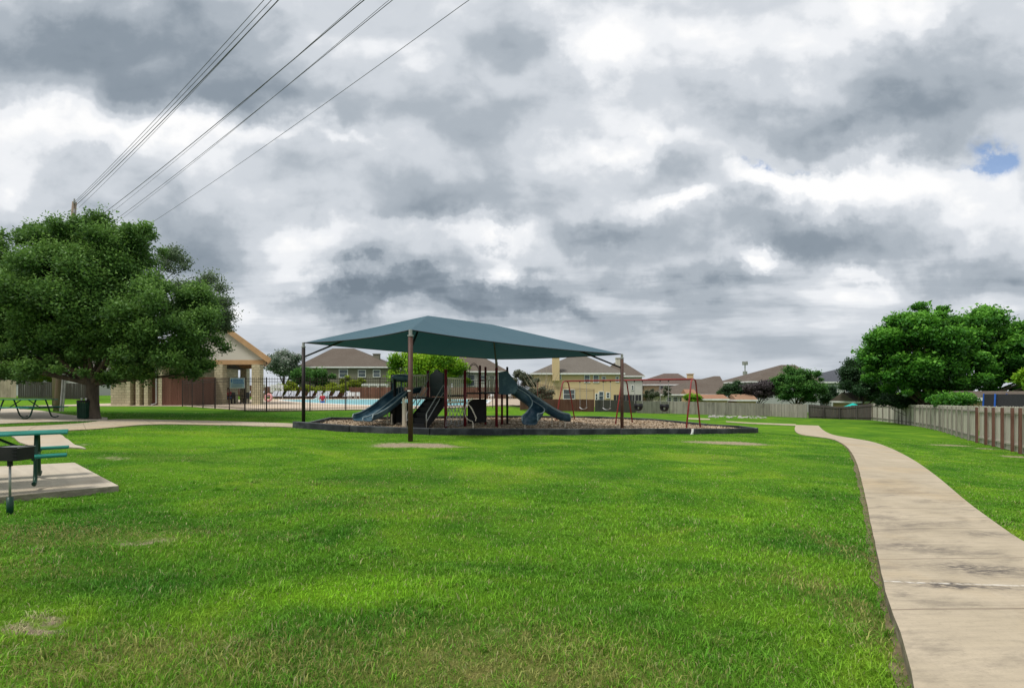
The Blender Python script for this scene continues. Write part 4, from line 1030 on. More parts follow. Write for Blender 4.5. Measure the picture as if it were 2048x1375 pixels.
def picket_fence(name, label, P, h, mat, sp=.13, post_every=None, post_idx=None, tips=True):
    root = thing(name, label, 'fence', (P[0].x, P[0].y, gz(P[0].x, P[0].y))); off_ = Vector(root.location)
    V_ = MB(); R_ = MB(); s_left = 0
    for a, b in zip(P, P[1:]):
        Ld = math.hypot(b.x-a.x, b.y-a.y); k = int(Ld/sp)
        for i in range(k):
            t = i/k; x, y = a.x+(b.x-a.x)*t, a.y+(b.y-a.y)*t; g_ = gz(x, y)
            V_.box(Vector((x, y, g_+h/2+.04))-off_, (.013, .013, h-.08))
            if tips: V_.tube([Vector((x, y, g_+h))-off_, Vector((x, y, g_+h+.06))-off_], [.013, .002], 4)
        k2 = max(1, int(Ld/2))
        for i in range(k2):
            p, q = a.lerp(b, i/k2), a.lerp(b, (i+1)/k2)
            for zz in (.16, h-.2, h-.05): R_.beam(Vector((p.x, p.y, gz(p.x, p.y)+zz))-off_, Vector((q.x, q.y, gz(q.x, q.y)+zz))-off_, .025, .025)
    V_.build('pickets', mat, root); R_.build('rail', mat, root)
    pos = P if post_idx is None else post_idx
    for p in pos:
        g_ = gz(p.x, p.y); mb = MB(); mb.box(Vector((p.x, p.y, g_+h/2))-off_, (.05, .05, h+.08)); mb.build('post', mat, root)
    return root
pf = []
for a, b in zip(FP, FP[1:]):
    k = max(1, round((b-a).length/2.4))
    pf += [a.lerp(b, i/k) for i in range(k)]
picket_fence('picket_fence', 'dark steel picket fence around the pool terrace', FP+[gp(985, 816)], 1.85, M['picket'], post_idx=pf+[FP[-1]])
picket_fence('picket_fence', 'tall rust red picket fence rising above the brown boards beside the swings', [gp(1075, 820.3), gp(1188, 822)], 2.15, M['redpicket'], .26)
picket_fence('picket_fence', 'low dark picket fence behind the right slides', [gp(985, 815.5), gp(1075, 820)], 1.8, M['picket'], .16)

# ------------------------------------------------------------------ trees
def leaf_cloud(centers, radii, n_per, size, seed, zb=.0, tint_up=.35):
    rg = np.random.default_rng(seed); C_ = []; T_ = []
    for (c, r, k, tb) in zip(centers, radii, n_per, rg.uniform(-.16, .16, len(centers))):
        v = rg.normal(size=(k, 3)); v /= np.linalg.norm(v, axis=1)[:, None]+1e-9
        rad = rg.random(k)**.5*(1+.28*rg.normal(size=k).clip(-1, 1.8))*np.where(rg.random(k) < .16, 1.3, 1.0)
        p = v*rad[:, None]*np.array(r); C_.append(p+np.array(c))
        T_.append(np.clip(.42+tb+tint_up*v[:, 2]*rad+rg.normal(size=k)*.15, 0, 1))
    C_ = np.concatenate(C_); T_ = np.concatenate(T_); k = len(C_)
    nrm_ = rg.normal(size=(k, 3))+np.array([0, 0, .7]); nrm_ /= np.linalg.norm(nrm_, axis=1)[:, None]
    t1 = np.cross(nrm_, rg.normal(size=(k, 3))); t1 /= np.linalg.norm(t1, axis=1)[:, None]; t2 = np.cross(nrm_, t1)
    s1 = size*rg.uniform(.6, 1.4, k)[:, None]; s2 = s1*rg.uniform(.4, .65, k)[:, None]
    q = np.stack([C_-t1*s1, C_+t2*s2, C_+t1*s1, C_-t2*s2], 1).reshape(-1, 3)
    return q, T_
def tree(name, label, base, height, crown_c, crown_r, mat, seed, leaves=40000, leaf=.07, clumps=45, clump_r=.26, trunk_r=.2, trunk_h=None, cat='tree', limbs=14, group=None, flat=.75, lobes=None, lean=(0, 0), tint_up=.35, minz=-.75, split=False):
    """tapered trunk and limbs plus a crown of leaf clumps; crown_c is relative to the base"""
    rg = random.Random(seed); base = Vector(base); root = thing(name, label, cat, base, group=group)
    cc_, rr = [], []
    env = lobes or [(crown_c, crown_r)]
    k = 0; tries = 0
    wts = [e[1][0]*e[1][1]*e[1][2] for e in env]
    while len(cc_) < clumps and tries < 20000:
        tries += 1
        (c, r) = rg.choices(env, wts)[0]
        v = Vector((rg.gauss(0, 1), rg.gauss(0, 1), rg.gauss(0, 1))).normalized(); q = rg.uniform(.25, 1)**.45
        if v.z < minz: continue
        p = Vector((c[0]+v.x*q*r[0]*.84, c[1]+v.y*q*r[1]*.84, c[2]+v.z*q*r[2]*.84))
        R_ = clump_r*(r[0]*r[1]*r[2])**(1/3)*rg.uniform(.7, 1.25)
        if any((p-Vector(o_)).length < .42*R_ for o_ in cc_): continue
        cc_.append(tuple(p)); rr.append((R_*rg.uniform(.9, 1.25), R_*rg.uniform(.9, 1.25), R_*flat))
    vol = sum(r[0]**2 for r in rr); npr = [int(leaves*r[0]**2/vol) for r in rr]
    q, T_ = leaf_cloud(cc_, rr, npr, leaf, seed, tint_up=tint_up)
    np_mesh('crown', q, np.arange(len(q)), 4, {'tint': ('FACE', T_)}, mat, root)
    mb = MB(); th = trunk_h or height*.28; top = Vector((crown_c[0]*.3+lean[0], crown_c[1]*.3+lean[1], th))
    flare = [(0, 1.55), (.05, 1.25), (.15, 1.02), (.5, .9), (1, .8)]
    mb.tube([Vector((top.x*t, top.y*t, -.1+(th+.1)*t)) for t, _ in flare], [trunk_r*f for _, f in flare], 12)
    for c in sorted(cc_, key=lambda p_: rg.random())[:limbs]:
        c = Vector(c); m1 = top.lerp(c, .4); m1.z = top.z+(c.z-top.z)*.3; m1 += Vector((rg.uniform(-.1, .1), rg.uniform(-.1, .1), 0))
        P_ = smooth_line([top-Vector((0, 0, .15)), m1, c], 2); kk = len(P_)
        mb.tube(P_, [trunk_r*(.5*(1-i/(kk-1))+.05) for i in range(kk)], 6)
    mb.build('trunk', M['bark'], root, smooth=True)
    return root
def crown_px(px, py, Y, base): p = pt(px, py, Y); return (p.x-base.x, p.y-base.y, p.z-base.z)
# big oak on the left
b = gp(186, 838); Yt = b.y; k = Yt/F
lob = [(crown_px(170, 655, Yt-.6, b), (150*k, 90*k, 75*k)), (crown_px(160, 590, Yt, b), (150*k, 150*k, 125*k)), (crown_px(330, 640, Yt, b), (105*k, 120*k, 100*k)), (crown_px(20, 600, Yt+.6, b), (110*k, 130*k, 130*k)),
       (crown_px(180, 496, Yt+.3, b), (130*k, 120*k, 66*k)), (crown_px(60, 728, Yt-.3, b), (130*k, 110*k, 46*k)), (crown_px(250, 480, Yt+.3, b), (90*k, 90*k, 50*k)), (crown_px(60, 500, Yt+.3, b), (110*k, 110*k, 60*k)), (crown_px(-60, 700, Yt-.3, b), (110*k, 110*k, 60*k)), (crown_px(325, 722, Yt-.4, b), (125*k, 100*k, 48*k)), (crown_px(215, 728, Yt-.6, b), (100*k, 90*k, 40*k)), (crown_px(380, 690, Yt+.2, b), (70*k, 90*k, 70*k)), (crown_px(-110, 600, Yt, b), (120*k, 120*k, 130*k))]
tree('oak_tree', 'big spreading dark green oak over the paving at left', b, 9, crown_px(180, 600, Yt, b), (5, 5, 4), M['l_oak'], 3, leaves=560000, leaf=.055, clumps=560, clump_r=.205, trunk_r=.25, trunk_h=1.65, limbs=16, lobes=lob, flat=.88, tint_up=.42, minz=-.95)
# airy smaller tree right behind the oak
b = Vector((-22.1, 26.8, gz(-22.1, 26.8))); Yt = b.y; k = Yt/F
lob = [(crown_px(400, 610, Yt, b), (64*k, 60*k, 84*k)), (crown_px(436, 665, Yt, b), (34*k, 50*k, 42*k)), (crown_px(350, 530, Yt, b), (50*k, 50*k, 40*k))]
tree('small_tree', 'thin airy grey green tree top poking out right of the big oak', b, 8, (0, 0, 4), (3, 3, 3), M['l_airy'], 11, leaves=26000, leaf=.055, clumps=44, clump_r=.3, trunk_r=.1, trunk_h=3.2, lobes=lob, limbs=26)
def bg_tree(name, label, px, base_py, Y, lobes_px, mat, seed, leaves, leaf, clumps=40, trunk_r=.18, trunk_h=1.5, clump_r=.28, flat=.8, group=None, cat='tree', tint_up=.35, limbs=12, minz=-.75):
    X = (px-1024)/F*Y; b = Vector((X, Y, gz(X, Y))); k = Y/F
    lob = [(crown_px(x, y, Y+dy, b), (rx*k, ry*k, rz*k)) for x, y, rx, rz, ry, dy in lobes_px]
    return tree(name, label, b, 6, lob[0][0], lob[0][1], mat, seed, leaves, leaf, clumps, clump_r, trunk_r, trunk_h, lobes=lob, flat=flat, group=group, cat=cat, tint_up=tint_up, limbs=limbs, minz=minz)
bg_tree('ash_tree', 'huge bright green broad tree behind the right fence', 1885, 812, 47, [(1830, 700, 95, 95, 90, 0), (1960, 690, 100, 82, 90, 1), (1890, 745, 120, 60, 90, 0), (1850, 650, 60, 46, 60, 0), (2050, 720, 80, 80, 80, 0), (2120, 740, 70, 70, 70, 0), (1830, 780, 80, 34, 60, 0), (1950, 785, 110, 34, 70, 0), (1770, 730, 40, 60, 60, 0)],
        M['l_ash'], 21, 250000, .14, 330, .4, 1.6, .20, .72, tint_up=.5, limbs=24)
bg_tree('leafy_tree', 'dark green tree tucked left of the huge right tree', 1715, 810, 70, [(1722, 755, 42, 50, 40, 0), (1752, 770, 40, 40, 40, 0)], M['l_dark'], 22, 60000, .13, 90, .2, 1.2, .26)
bg_tree('leafy_tree', 'medium leafy tree with visible trunk behind the grey back fence', 1592, 808, 76, [(1592, 770, 46, 38, 44, 0), (1600, 792, 44, 14, 30, 0), (1566, 775, 28, 28, 26, 0), (1625, 770, 26, 34, 26, 0), (1590, 742, 24, 18, 20, 0)], M['l_mid'], 23, 34000, .12, 90, .2, 1.3, .24)
bg_tree('plum_tree', 'purple brown leafed tree behind the back fence left of the medium leafy tree', 1515, 808, 79, [(1512, 783, 42, 17, 30, 0), (1535, 780, 28, 18, 25, 0)], M['l_plum'], 24, 22000, .14, 34, .12, 1.0, .34)
bg_tree('leafy_tree', 'small dark green tree left of the purple one above the shed roofs', 1468, 806, 80, [(1464, 782, 24, 22, 20, 0), (1452, 790, 18, 14, 18, 0)], M['l_dark'], 25, 12000, .14, 22, .12, .8, .36)
bg_tree('bush', 'yellow green bush behind the fence near the swing leg', 1383, 806, 77, [(1384, 795, 15, 10, 14, 0)], M['l_bright'], 26, 4000, .13, 14, .06, .4, .4, cat='bush')
bg_tree('small_tree', 'wispy purple green young tree in front of the yellow house at swing beam', 1310, 806, 74, [(1302, 788, 14, 16, 12, 0), (1330, 783, 12, 14, 10, 0)], M['l_grey'], 27, 3200, .11, 16, .06, .8, .34)
bg_tree('broad_tree', 'bright lime green tree behind the stair and tan barriers', 868, 800, 84, [(868, 742, 62, 42, 60, 0), (812, 738, 38, 38, 40, 0), (908, 752, 32, 34, 34, 0), (850, 770, 60, 22, 50, 0)], M['l_bright'], 28, 60000, .2, 56, .3, 2.2, .32, tint_up=.45)
bg_tree('leafy_tree', 'dark rounded tree with white blossom right of the pavilion', 568, 795, 88, [(570, 728, 36, 26, 34, 0), (552, 742, 22, 16, 20, 0)], M['l_white'], 29, 22000, .17, 34, .2, 1.8, .34, tint_up=.2)
bg_tree('shrub', 'broad fresh green shrub above the lounger row', 620, 798, 79, [(622, 752, 38, 22, 28, 0), (592, 758, 20, 16, 20, 0), (650, 760, 22, 16, 18, 0)], M['l_mid'], 30, 24000, .14, 34, .12, 1.0, .34, cat='shrub')
bg_tree('shrub', 'yellow green shrub before the grey green house', 690, 798, 79, [(694, 762, 14, 20, 14, 0), (720, 760, 14, 20, 14, 0), (706, 772, 24, 14, 14, 0)], M['l_yellow'], 31, 12000, .12, 22, .1, .8, .34, cat='shrub')
bg_tree('shrub', 'low olive shrub hanging over the rust brown fence', 580, 798, 76.5, [(575, 777, 30, 14, 16, 0), (650, 778, 60, 10, 16, 0)], M['l_yellow'], 32, 14000, .12, 34, .1, .8, .3, cat='shrub')
bg_tree('small_tree', 'grey green scrubby tree between the right slide and yellow house', 1035, 800, 74, [(1040, 756, 24, 20, 20, 0), (1062, 762, 16, 18, 16, 0), (1020, 768, 14, 18, 14, 0)], M['l_grey'], 33, 8000, .13, 30, .1, 1.4, .3, limbs=24)
bg_tree('shrub', 'brown green hedge behind the slides under the bare branches', 1080, 815, 52, [(1075, 787, 28, 12, 12, 0), (1100, 790, 20, 12, 12, 0)], M['l_grey'], 34, 9000, .09, 26, .05, .5, .34, cat='shrub')
bg_tree('shrub', 'low bright shrub just behind the pale right fence', 1905, 850, 38, [(1905, 801, 44, 11, 30, 0)], M['l_ash'], 35, 9000, .09, 24, .06, .6, .5, cat='shrub')
bg_tree('leafy_tree', 'light green tree at the right edge before the huge tree', 2062, 850, 33, [(2068, 758, 38, 28, 34, 0), (2095, 770, 40, 30, 30, 0)], M['l_bright'], 36, 16000, .10, 30, .15, 1.6, .32)
bg_tree('leafy_tree', 'dense dark tree behind the medium leafy tree near the slate roof', 1655, 812, 82, [(1655, 790, 22, 18, 20, 0)], M['l_dark'], 37, 9000, .14, 18, .1, .8, .36)
bg_tree('small_tree', 'sunlit yellow green tree behind the oak trunk and grey fence', 85, 798, 50, [(88, 755, 26, 16, 20, 0), (60, 750, 18, 14, 16, 0)], M['l_yellow'], 38, 7000, .1, 20, .1, 1.2, .34)
bg_tree('small_tree', 'grey green thin tree behind the fence left of the pole', 18, 798, 48, [(12, 745, 30, 24, 24, 0), (40, 752, 22, 14, 20, 0)], M['l_grey'], 39, 8000, .1, 24, .1, 1.2, .34)
bg_tree('bush', 'dark green bush filling the space under the huge right tree crown', 1835, 850, 49, [(1835, 800, 55, 14, 30, 0), (1780, 802, 34, 12, 24, 0)], M['l_dark'], 41, 16000, .12, 40, .08, .6, .4, cat='bush')
# bare multi stem shrub
X = (1085-1024)/F*53; bs = thing('bare_shrub', 'leafless tan multi stem shrub fanning up before the yellow house', 'shrub', (X, 53, gz(X, 53))); mb = MB(); rg = random.Random(5)
for i in range(34):
    a_ = rg.uniform(-1, 1); h_ = rg.uniform(2.4, 4.2)
    P_ = smooth_line([Vector((a_*.3, rg.uniform(-.2, .2), 0)), Vector((a_*.9+rg.uniform(-.2, .2), rg.uniform(-.4, .4), h_*.5)), Vector((a_*2.0+rg.uniform(-.5, .5), rg.uniform(-.7, .7), h_))], 1)
    mb.tube(P_, [.03*(1-j/len(P_))+.008 for j in range(len(P_))], 4)
mb.build('stems', M['woodtan'], bs)

# ------------------------------------------------------------------ houses
def window(root, off_, x0, z0, x1, z1, y, frame='white', mull=True, pane='glass'):
    mb = MB(); t = .1; yy = y-.04
    for (a0, a1, b0, b1) in ((x0, x1, z0, z0+t), (x0, x1, z1-t, z1), (x0, x0+t, z0+t, z1-t), (x1-t, x1, z0+t, z1-t)):
        mb.box(Vector(((a0+a1)/2, yy, (b0+b1)/2))-off_, (a1-a0, .1, b1-b0))
    if mull: mb.box(Vector(((x0+x1)/2, yy, (z0+z1)/2))-off_, (x1-x0-2*t, .06, .06))
    f = mb.build('window', M[frame], root)
    mb = MB(); mb.box(Vector(((x0+x1)/2, yy+.02, (z0+z1)/2))-off_, (x1-x0-2*t, .02, z1-z0-2*t)); mb.build('pane', M[pane], f)
def house(name, label, px0, px1, Y, eave_py, r0, r1, ridge_py, dep, wall, roof, wins=(), chim=(), oh=.45, gable=False, trim='white', ridgeY=.5, cat='house', base=None, frame='white', eave_right=None):
    x0 = (px0-1024)/F*Y; x1 = (px1-1024)/F*Y; ze = CH+(HZ-eave_py)/F*Y; zb = min(gz(x0, Y), gz(x1, Y))-.4
    root = thing(name, label, cat, ((x0+x1)/2, Y, gz((x0+x1)/2, Y))); off_ = Vector(root.location)
    yr = Y+dep*ridgeY; zr = CH+(HZ-ridge_py)/F*yr; rx0 = (r0-1024)/F*yr; rx1 = (r1-1024)/F*yr
    mb = MB(); mb.box(Vector(((x0+x1)/2, Y+dep/2, (zb+ze)/2))-off_, (x1-x0, dep, ze-zb)); wl = mb.build('wall', M[wall], root)
    e = [Vector((x0-oh, Y-oh, ze)), Vector((x1+oh, Y-oh, ze)), Vector((x1+oh, Y+dep+oh, ze)), Vector((x0-oh, Y+dep+oh, ze))]
    up = Vector((0, 0, .16))
    if gable == 'x':      # ridge along x, gable ends left and right
        R0 = Vector((x0-oh, yr, zr)); R1 = Vector((x1+oh, yr, zr))
    elif gable == 'y':    # gable faces the viewer
        R0 = Vector(((x0+x1)/2, Y-oh, zr)); R1 = Vector(((x0+x1)/2, Y+dep+oh, zr))
    else: R0 = Vector((rx0, yr, zr)); R1 = Vector((rx1, yr, zr))
    E = [p+up for p in e]; R0u, R1u = R0+up, R1+up
    mb = MB()
    if gable == 'y':
        mb.add([E[0]-off_, R0u-off_, R1u-off_, E[3]-off_], [(0, 1, 2, 3)]); mb.add([E[1]-off_, E[2]-off_, R1u-off_, R0u-off_], [(0, 1, 2, 3)])
        mb.add([e[0]-off_, e[3]-off_, R1-off_, R0-off_], [(0, 1, 2, 3)]); mb.add([e[1]-off_, R0-off_, R1-off_, e[2]-off_], [(0, 1, 2, 3)])
    else:
        mb.add([p-off_ for p in E+[R0u, R1u]], [(0, 1, 5, 4), (1, 2, 5), (2, 3, 4, 5), (3, 0, 4)]); mb.add([p-off_ for p in e], [(3, 2, 1, 0)])
    rf = mb.build('roof', M[roof], root)
    mb = MB()
    if gable == 'y':
        mb.beam((e[0]+up/2)-off_, (R0+up/2)-off_, .05, .2); mb.beam((e[1]+up/2)-off_, (R0+up/2)-off_, .05, .2)
        g_ = MB(); g_.add([Vector((x0, Y-.01, ze))-off_, Vector((x1, Y-.01, ze))-off_, Vector(((x0+x1)/2, Y-.01, zr-.15))-off_], [(0, 1, 2)]); g_.build('gable', M[wall], root)
    else:
        for a, b in zip(E, E[1:]+E[:1]): mb.beam((a-Vector((0, 0, .09)))-off_, (b-Vector((0, 0, .09)))-off_, .05, .24)
    mb.build('fascia', M[trim], rf)
    for w_ in wins:
        a = (w_[0]-1024)/F*Y; b = (w_[2]-1024)/F*Y; zt_ = CH+(HZ-w_[1])/F*Y; zb_ = CH+(HZ-w_[3])/F*Y
        window(root, off_, a, zb_, b, zt_, Y, frame)
    for c in chim:
        cx0, cx1, cpy, dY, cm = c; Yc = Y+dY; a = (cx0-1024)/F*Yc; b = (cx1-1024)/F*Yc; zt_ = CH+(HZ-cpy)/F*Yc
        mb = MB(); mb.box(Vector(((a+b)/2, Yc+.5, (ze-1+zt_)/2))-off_, (b-a, 1.0, zt_-ze+1)); mb.box(Vector(((a+b)/2, Yc+.5, zt_+.06))-off_, (b-a+.2, 1.2, .12))
        mb.build('chimney', M[cm], rf)
    return root
h1 = house('house', 'two storey grey green house with brown hip roof left of the canopy post', 598, 783, 90, 735, 665, 708, 698, 13, 'w_olive', 'r_brown',
           [(678, 738, 696, 755), (716, 739, 732, 754), (746, 739, 761, 754), (716, 776, 733, 797), (738, 776, 755, 797)], [(746, 758, 708, 4, 'w_olive')])
h2 = house('house', 'light walled house with brown roof sloping down behind the black railing', 905, 1012, 88, 744, 925, 948, 705, 12, 'w_white', 'r_brown',
           [(935, 748, 950, 772), (960, 750, 972, 764), (978, 750, 990, 764), (940, 780, 955, 795)])
h3 = house('house', 'large yellow house with grey hip roof and tall yellow chimney', 1068, 1243, 78, 748, 1140, 1172, 714, 14, 'w_yellow', 'r_grey',
           [(1114, 748, 1123, 759), (1168, 749, 1180, 765), (1186, 749, 1198, 765), (1203, 752, 1212, 762), (1231, 752, 1238, 764), (1126, 778, 1150, 798), (1190, 786, 1196, 800), (1197, 782, 1208, 800), (1212, 784, 1220, 796)],
           [(1105, 1119, 713, -.6, 'w_yellow')])
h3b = house('house', 'white walled house with brown roof just right of the yellow one', 1228, 1284, 90, 753, 1228, 1250, 727, 14, 'w_white', 'r_brown', [(1262, 770, 1268, 780)], [(1233, 1241, 716, 5, 'w_cream')])
h4 = house('house', 'small yellow house with reddish hip roof seen through the swing', 1288, 1388, 96, 770, 1328, 1356, 748, 12, 'w_yellow', 'r_red', [(1318, 771, 1328, 781), (1340, 771, 1350, 781), (1300, 787, 1306, 800)], [(1377, 1387, 748, 2, 'w_yellow')])
h5 = house('house', 'single storey house with a broad brown pyramid roof behind the sheds', 1330, 1452, 84, 790, 1428, 1440, 753.5, 16, 'w_cream', 'r_brown', [(1333, 793, 1343, 803), (1345, 793, 1356, 803), (1358, 793, 1364, 803)])
house('house', 'small house with red brown roof peeking left of the pyramid roof', 1385, 1420, 112, 772, 1392, 1406, 759, 10, 'w_cream', 'r_red')
h6 = house('house', 'pale grey house with brown roof behind the medium leafy tree', 1500, 1640, 90, 764, 1562, 1590, 731, 14, 'w_grey', 'r_brown', [(1508, 789, 1520, 800), (1620, 775, 1632, 790)])
h7 = house('house', 'pale house with dark slate roof between two trees at right', 1648, 1740, 92, 765, 1688, 1702, 736, 14, 'w_grey', 'r_slate', [(1665, 773, 1675, 785), (1690, 773, 1700, 785)])
h8 = house('shed', 'tan outbuilding with brown roof and thin vent pipe behind the dark fence', 1712, 1800, 70, 805, 1742, 1742, 786.5, 5, 'w_tan', 'r_brown', gable='x', cat='shed', oh=.3)
mb = MB(); a = pt(1743, 790, 71); mb.tube([a, a+Vector((0, 0, 1.1))], .04, 8); o = mb.build('vent_pipe', M['white'], h8); o.location = -Vector(h8.location)
h9 = house('shed', 'tan outbuilding with brown gable roof behind the red posted fence', 1950, 2085, 40, 799.5, 1960, 2050, 785.5, 3.4, 'w_tan', 'r_brown', gable='x', cat='shed', oh=.3)
house('shed', 'left garden shed with orange roof beyond the back fence', 1412, 1455, 76, 799.5, 1420, 1450, 790.5, 4, 'w_tan', 'r_orange', cat='shed', oh=.2, gable='x')
house('shed', 'right garden shed with tan roof and gable beyond the back fence', 1474, 1512, 76.5, 801, 1485, 1505, 790, 3.2, 'w_tan', 'r_shed', cat='shed', oh=.2, gable='x')
house('shed', 'tiny playhouse with orange roof behind the yellow green bush', 1374, 1392, 80, 790, 1378, 1388, 780, 2.5, 'w_tan', 'r_orange', cat='shed', oh=.15, gable='x')
house('house', 'white grey house behind the tan fence at the far left', -60, 66, 66, 745, -30, 20, 715, 12, 'w_grey', 'r_grey', [(48, 748, 60, 758)])
house('house', 'pale blue grey house behind the oak trunk', 72, 176, 70, 742, 95, 150, 715, 12, 'w_white', 'r_grey', [(140, 748, 152, 758), (156, 748, 168, 758)])
# pergola below the grey green house
pg = thing('pergola', 'white posted pergola in front of the grey green house', 'pergola', (-22, 84, gz(-22, 84))); o0 = Vector(pg.location)
for px in (720, 738, 756, 774): a = pt(px, 770, 84); mb = MB(); mb.box(Vector((a.x, 84, (gz(a.x, 84)+a.z)/2))-o0, (.22, .22, a.z-gz(a.x, 84))); mb.build('post', M['white'], pg)
a, b = pt(716, 769, 84), pt(778, 769, 84); mb = MB(); mb.beam(a-o0, b-o0, .25, .3); mb.build('beam', M['white'], pg)

# mobile mast far away
am = thing('cell_mast', 'tall thin grey cell phone mast on the horizon', 'mast', ((1490-1024)/F*260, 260, gz(60, 260))); o0 = Vector(am.location); a = pt(1490, 724, 260)
MB().tube([Vector((a.x, 260, gz(60, 260)))-o0, a-o0], [.5, .25], 10).build('pole', M['greybar'], am)
for zz, r_ in ((-.5, 1.1), (-5.5, .8), (-8, .8)):
    mb = MB()
    for k_ in range(8): an_ = k_*math.pi/4; mb.box(a-o0+Vector((math.cos(an_)*r_, math.sin(an_)*r_, zz)), (.5, .5, 1.8), an_)
    mb.tube([a-o0+Vector((-r_, 0, zz)), a-o0+Vector((r_, 0, zz))], .2, 6); mb.build('antenna_ring', M['greybar'], am)

# ------------------------------------------------------------------ pool pavilion and bath house
Yp = 41.0; kp = Yp/F
pav = thing('pool_pavilion', 'open pool pavilion with limestone columns and pale gable end', 'pavilion', ((430-1024)*kp, Yp, Zp)); o0 = Vector(pav.location)
eR, apx, eL = pt(540, 722, Yp), pt(428, 640, Yp), pt(316, 722, Yp); dp = Vector((-4.3, 8, 0)); t_ = Vector((0, 0, .2))
mb = MB()
for A_, B_ in ((eR, apx), (apx, eL)):
    mb.add([A_-o0+t_, A_+dp-o0+t_, B_+dp-o0+t_, B_-o0+t_], [(0, 1, 2, 3)]); mb.add([A_-o0, B_-o0, B_+dp-o0, A_+dp-o0], [(0, 1, 2, 3)])
rf = mb.build('roof', M['r_brown'], pav)
mb = MB(); mb.beam(eR-o0+t_*.2-Vector((0, .03, 0)), apx-o0+t_*.2-Vector((0, .03, 0)), .1, .42, up=(0, 1, 0)) if False else None
for A_ in (eR, eL): mb.beam(A_-o0+Vector((0, -.04, .02)), apx-o0+Vector((0, -.04, .02)), .12, .4)
for A_ in (eR, eL): mb.beam(A_-o0+Vector((0, 0, .05)), A_+dp-o0+Vector((0, 0, .05)), .12, .22)
mb.build('fascia', M['tantrim'], rf)
zbm = pt(500, 719, Yp).z
gR, gL = Vector((pt(522, 719, Yp).x, Yp+.3, zbm)), Vector((pt(334, 719, Yp).x, Yp+.3, zbm)); gA = Vector((apx.x, Yp+.3, apx.z-.1))
mb = MB(); mb.add([gL-o0, gR-o0, gR-o0+Vector((0, 0, .15)), gA-o0, gL-o0+Vector((0, 0, .15))], [(0, 1, 2, 3, 4)]); mb.build('gable', M['gable'], pav)
mb = MB(); mb.box(Vector(((gR.x+gL.x)/2, Yp+.5, zbm-.18))-o0, (gR.x-gL.x+.1, .45, .36)); mb.box(Vector(((gR.x+gL.x)/2-4.1, Yp+8, zbm-.18))-o0, (gR.x-gL.x+.1, .45, .36))
for xx in (gR.x-.15, gL.x+.15): mb.beam(Vector((xx-.1, Yp+.75, zbm-.18))-o0, Vector((xx-4.1, Yp+7.75, zbm-.18))-o0, .38, .355)
mb.build('beam', M['tantrim'], pav)
mb = MB(); mb.add([Vector((gL.x+.2, Yp+.6, zbm-.01))-o0, Vector((gR.x-.2, Yp+.6, zbm-.01))-o0, Vector((gR.x-4.3, Yp+8, zbm-.01))-o0, Vector((gL.x-3.9, Yp+8, zbm-.01))-o0], [(0, 3, 2, 1)]); mb.build('ceiling', M['cream'], pav)
for px, Y in ((514, Yp+.4), (440, Yp+.4), (350, Yp+.4), (489, Yp+8), (455, Yp+8), (415, Yp+8)):
    x_ = (px-1024)/F*Y; mb = MB(); mb.box(Vector((x_, Y+.1, (Zp+zbm-.36)/2))-o0, (.66 if Y < Yp+2 else .6, .66, zbm-.36-Zp)); mb.build('column', M['stone'], pav, bevel=.02)
# bath house
Yb = 37.5
def BX(px, Y=Yb): return (px-1024)/F*Y
bh = thing('bath_house', 'low limestone bath house with brown doors behind the oak', 'building', (BX(290), Yb, gz(BX(290), Yb))); o0 = Vector(bh.location)
g0 = .55
z2 = pt(300, 728, Yb).z
mb = MB(); mb.box(Vector(((BX(200)+BX(345))/2, Yb+5, (g0+z2)/2))-o0, (BX(345)-BX(200), 8, z2-g0+.4)); mb.build('wall', M['stone'], bh)
mb = MB(); c_ = [Vector((BX(192), Yb+.2, z2)), Vector((BX(352), Yb+.2, z2)), Vector((BX(352), Yb+10, z2)), Vector((BX(192), Yb+10, z2))]; tp_ = Vector(((BX(275)), Yb+5, z2+1.5))
mb.add([p-o0 for p in c_]+[tp_-o0-Vector((1.5, 0, 0)), tp_-o0+Vector((1.5, 0, 0))], [(0, 1, 5, 4), (1, 2, 5), (2, 3, 4, 5), (3, 0, 4), (3, 2, 1, 0)]); mb.build('roof', M['r_brown'], bh)
for px in (247, 266, 283, 311):
    mb = MB(); mb.box(Vector((BX(px), Yb+.75, (g0+z2)/2))-o0, (.28, .6, z2-g0)); mb.build('pilaster', M['stone'], bh)
for a_, b_ in ((251, 263), (269, 280), (287, 302)):
    mb = MB(); mb.box(Vector(((BX(a_)+BX(b_))/2, Yb+.95, (g0+z2)/2))-o0, (BX(b_)-BX(a_), .08, z2-g0-.3)); mb.build('door', M['doorpaint'], bh)
mb = MB(); c_ = pt(275.5, 765, Yb); mb.box(Vector((c_.x, Yb+.88, c_.z))-o0, (.26, .03, .42)); o = mb.build('notice', M['white'], bh)
mb = MB(); mb.box(Vector((c_.x, Yb+.86, c_.z+.07))-o0, (.18, .02, .05)); mb.box(Vector((c_.x, Yb+.86, c_.z-.06))-o0, (.18, .02, .08)); mb.build('notice_print', M['redcloth'], o)
mb = MB(); dpx = BX(305); mb.tube([Vector((dpx, Yb+.4, z2))-o0, Vector((dpx, Yb+.4, g0+.25))-o0, Vector((dpx-.25, Yb+.2, g0+.12))-o0], .05, 8); mb.build('downspout', M['greybar'], bh)
board_fence('board_panel_wall', 'tall brown board screen wall between bath house and pavilion', None, None, M['woodbrown'], pts=[V3(BX(315), Yb+.5), V3(BX(366), Yb+1.2), V3(BX(430, 41), 41.5)], hts=[2.2, 2.2, 2.2], jit=.0)
house('storage_building', 'brown sided storage rooms in the shade under the pavilion', 372, 425, 46, 735, 380, 415, 728, 4, 'doorpaint', 'r_brown', [(385, 760, 398, 785)], cat='building', frame='tantrim', trim='tantrim', oh=.1)

